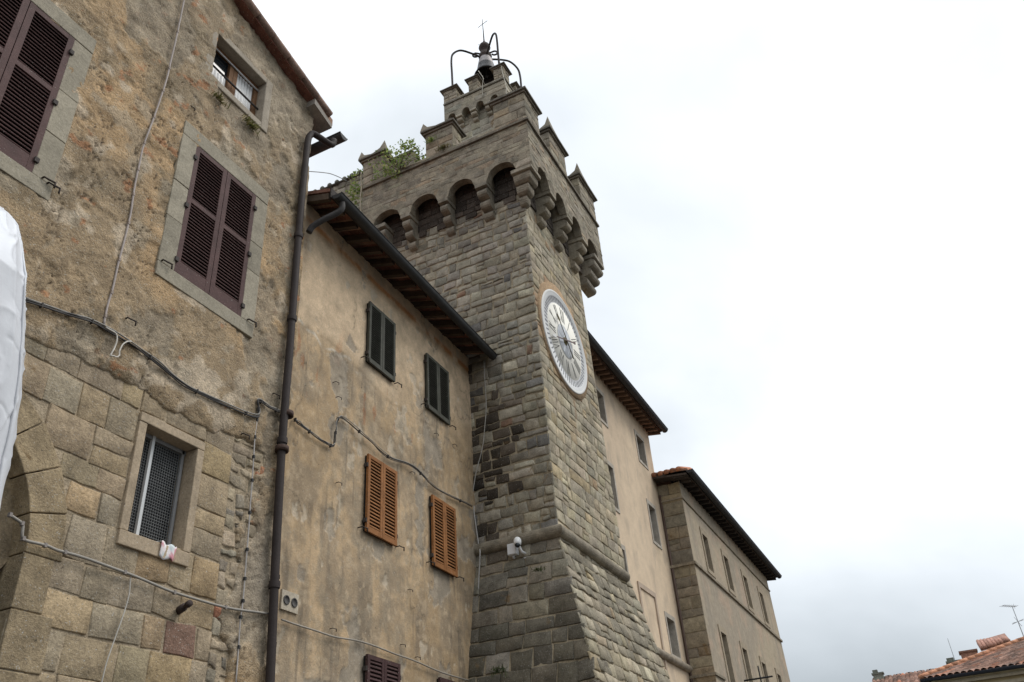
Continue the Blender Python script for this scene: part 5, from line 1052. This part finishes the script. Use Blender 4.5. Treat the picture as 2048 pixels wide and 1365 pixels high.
for (x, y, X, sp, n) in ((792, 318, 11.26, .10, 55), (772, 305, 11.22, .07, 30), (775, 338, 11.22, .12, 60), (760, 345, 11.22, .10, 35), (812, 322, 11.3, .12, 60), (818, 292, 11.32, .07, 50), (806, 293, 11.32, .06, 34), (832, 302, 11.32, .07, 34), (838, 312, 11.32, .06, 22), (826, 285, 11.34, .04, 14), (800, 330, 11.24, .12, 45), (842, 316, 11.34, .05, 14), (790, 350, 11.22, .08, 26), (745, 328, 11.2, .06, 14), (850, 322, 11.3, .05, 12)):
    e = bp(x, y, X); m_ = (root+e)/2+np.array([-.06, rr.gauss(0, .05), rr.gauss(.03, .05)]); stem.tube(spline([root, m_, e], 4), [.012, .011, .01, .009, .008, .007, .006, .005, .004], 5); leaves(lf, e, (sp, sp, sp*.9), int(n*1.2), .075, GC, rr=rr)
stem.build('stems', M['wood'], bush); lf.build('foliage', M['leaf'], bush)
vine = thing('vine', 'green creeper with a long pale stem at the left edge of the tower', 'plant', (11.25, 8.45, 13.5)); stem = MB((.34, .29, .21)); lf = MB()
vs_ = [bp(x, y, 11.24) for x, y in ((723, 345), (723, 372), (721, 400), (722, 430), (721, 462))]; stem.tube(wob(spline(vs_, 6), .008), .018, 6)
for (x, y, sp, n) in ((712, 345, .05, 16), (727, 340, .05, 14), (708, 372, .09, 46), (714, 390, .07, 34), (716, 405, .07, 26), (690, 418, .06, 18), (712, 430, .05, 12), (702, 355, .04, 8), (706, 382, .06, 20)): leaves(lf, bp(x, y, 11.5), (sp, sp, sp), n, .085, GC, rr=rr)
stem.build('stems', M['wood'], vine); lf.build('foliage', M['leaf'], vine)
def tuft(label, c, n, h, out, cols, spread, cat='grass tuft', group='tufts growing from the masonry', name='grass_tuft'):
    mb = MB(); rr2 = random.Random(int(c[0]*1000))
    for _ in range(n):
        p = np.array(c)+np.array([rr2.gauss(0, spread) if abs(out[0]) < .5 else 0, rr2.gauss(0, spread) if abs(out[1]) < .5 else 0, rr2.gauss(0, spread*.3)]); d = np.array(out)*rr2.uniform(.3, .9)+np.array([rr2.gauss(0, .4), rr2.gauss(0, .4), rr2.gauss(.25, .5)]); d /= np.linalg.norm(d); L_ = h*rr2.uniform(.5, 1.2); s_ = np.cross(d, (0, 0, 1)); s_ = s_/(np.linalg.norm(s_)+1e-6)*.006; m_ = p+d*L_*.6; e = m_+(d+np.array([0, 0, -.7]))*L_*.4
        mb.add([p-s_, p+s_, m_+s_*.8, e, m_-s_*.8], [(0, 1, 2, 4), (4, 2, 3)], grow_tint(rr2.choice(cols), .2))
    return tag(mb.build(name, M['leaf'], None, tuple(c)), label, cat, group)
DG = [(.20, .16, .075), (.15, .125, .055), (.12, .13, .045)]
o_y = (0, -1, 0); o_x = (-1, 0, 0)
tuft('dry brown grass tuft under the small attic window', atY(437, 200, 5.95), 60, .10, o_y, DG, .06)
tuft('olive grass tuft below the right corner of the attic window', atY(500, 252, 5.95), 90, .12, o_y, [(.14, .15, .05), (.18, .15, .06)], .07)
tuft('brown dry grass cushion on the base of the middle merlon', atX(888, 297, 11.26), 90, .12, o_x, DG, .07)
tuft('green tuft on the middle merlon of the tower', atX(863, 283, 11.26), 60, .13, o_x, GC, .05)
tuft('mossy green tuft on the sloping tower base under the camera', atX(1078, 1140, 11.3), 70, .07, o_x, [(.08, .10, .03), (.06, .075, .025)], .05)
tuft('dark green weed low on the sloping tower base', atX(998, 1342, 11.0), 80, .10, o_x, [(.07, .10, .03), (.05, .07, .02)], .06)
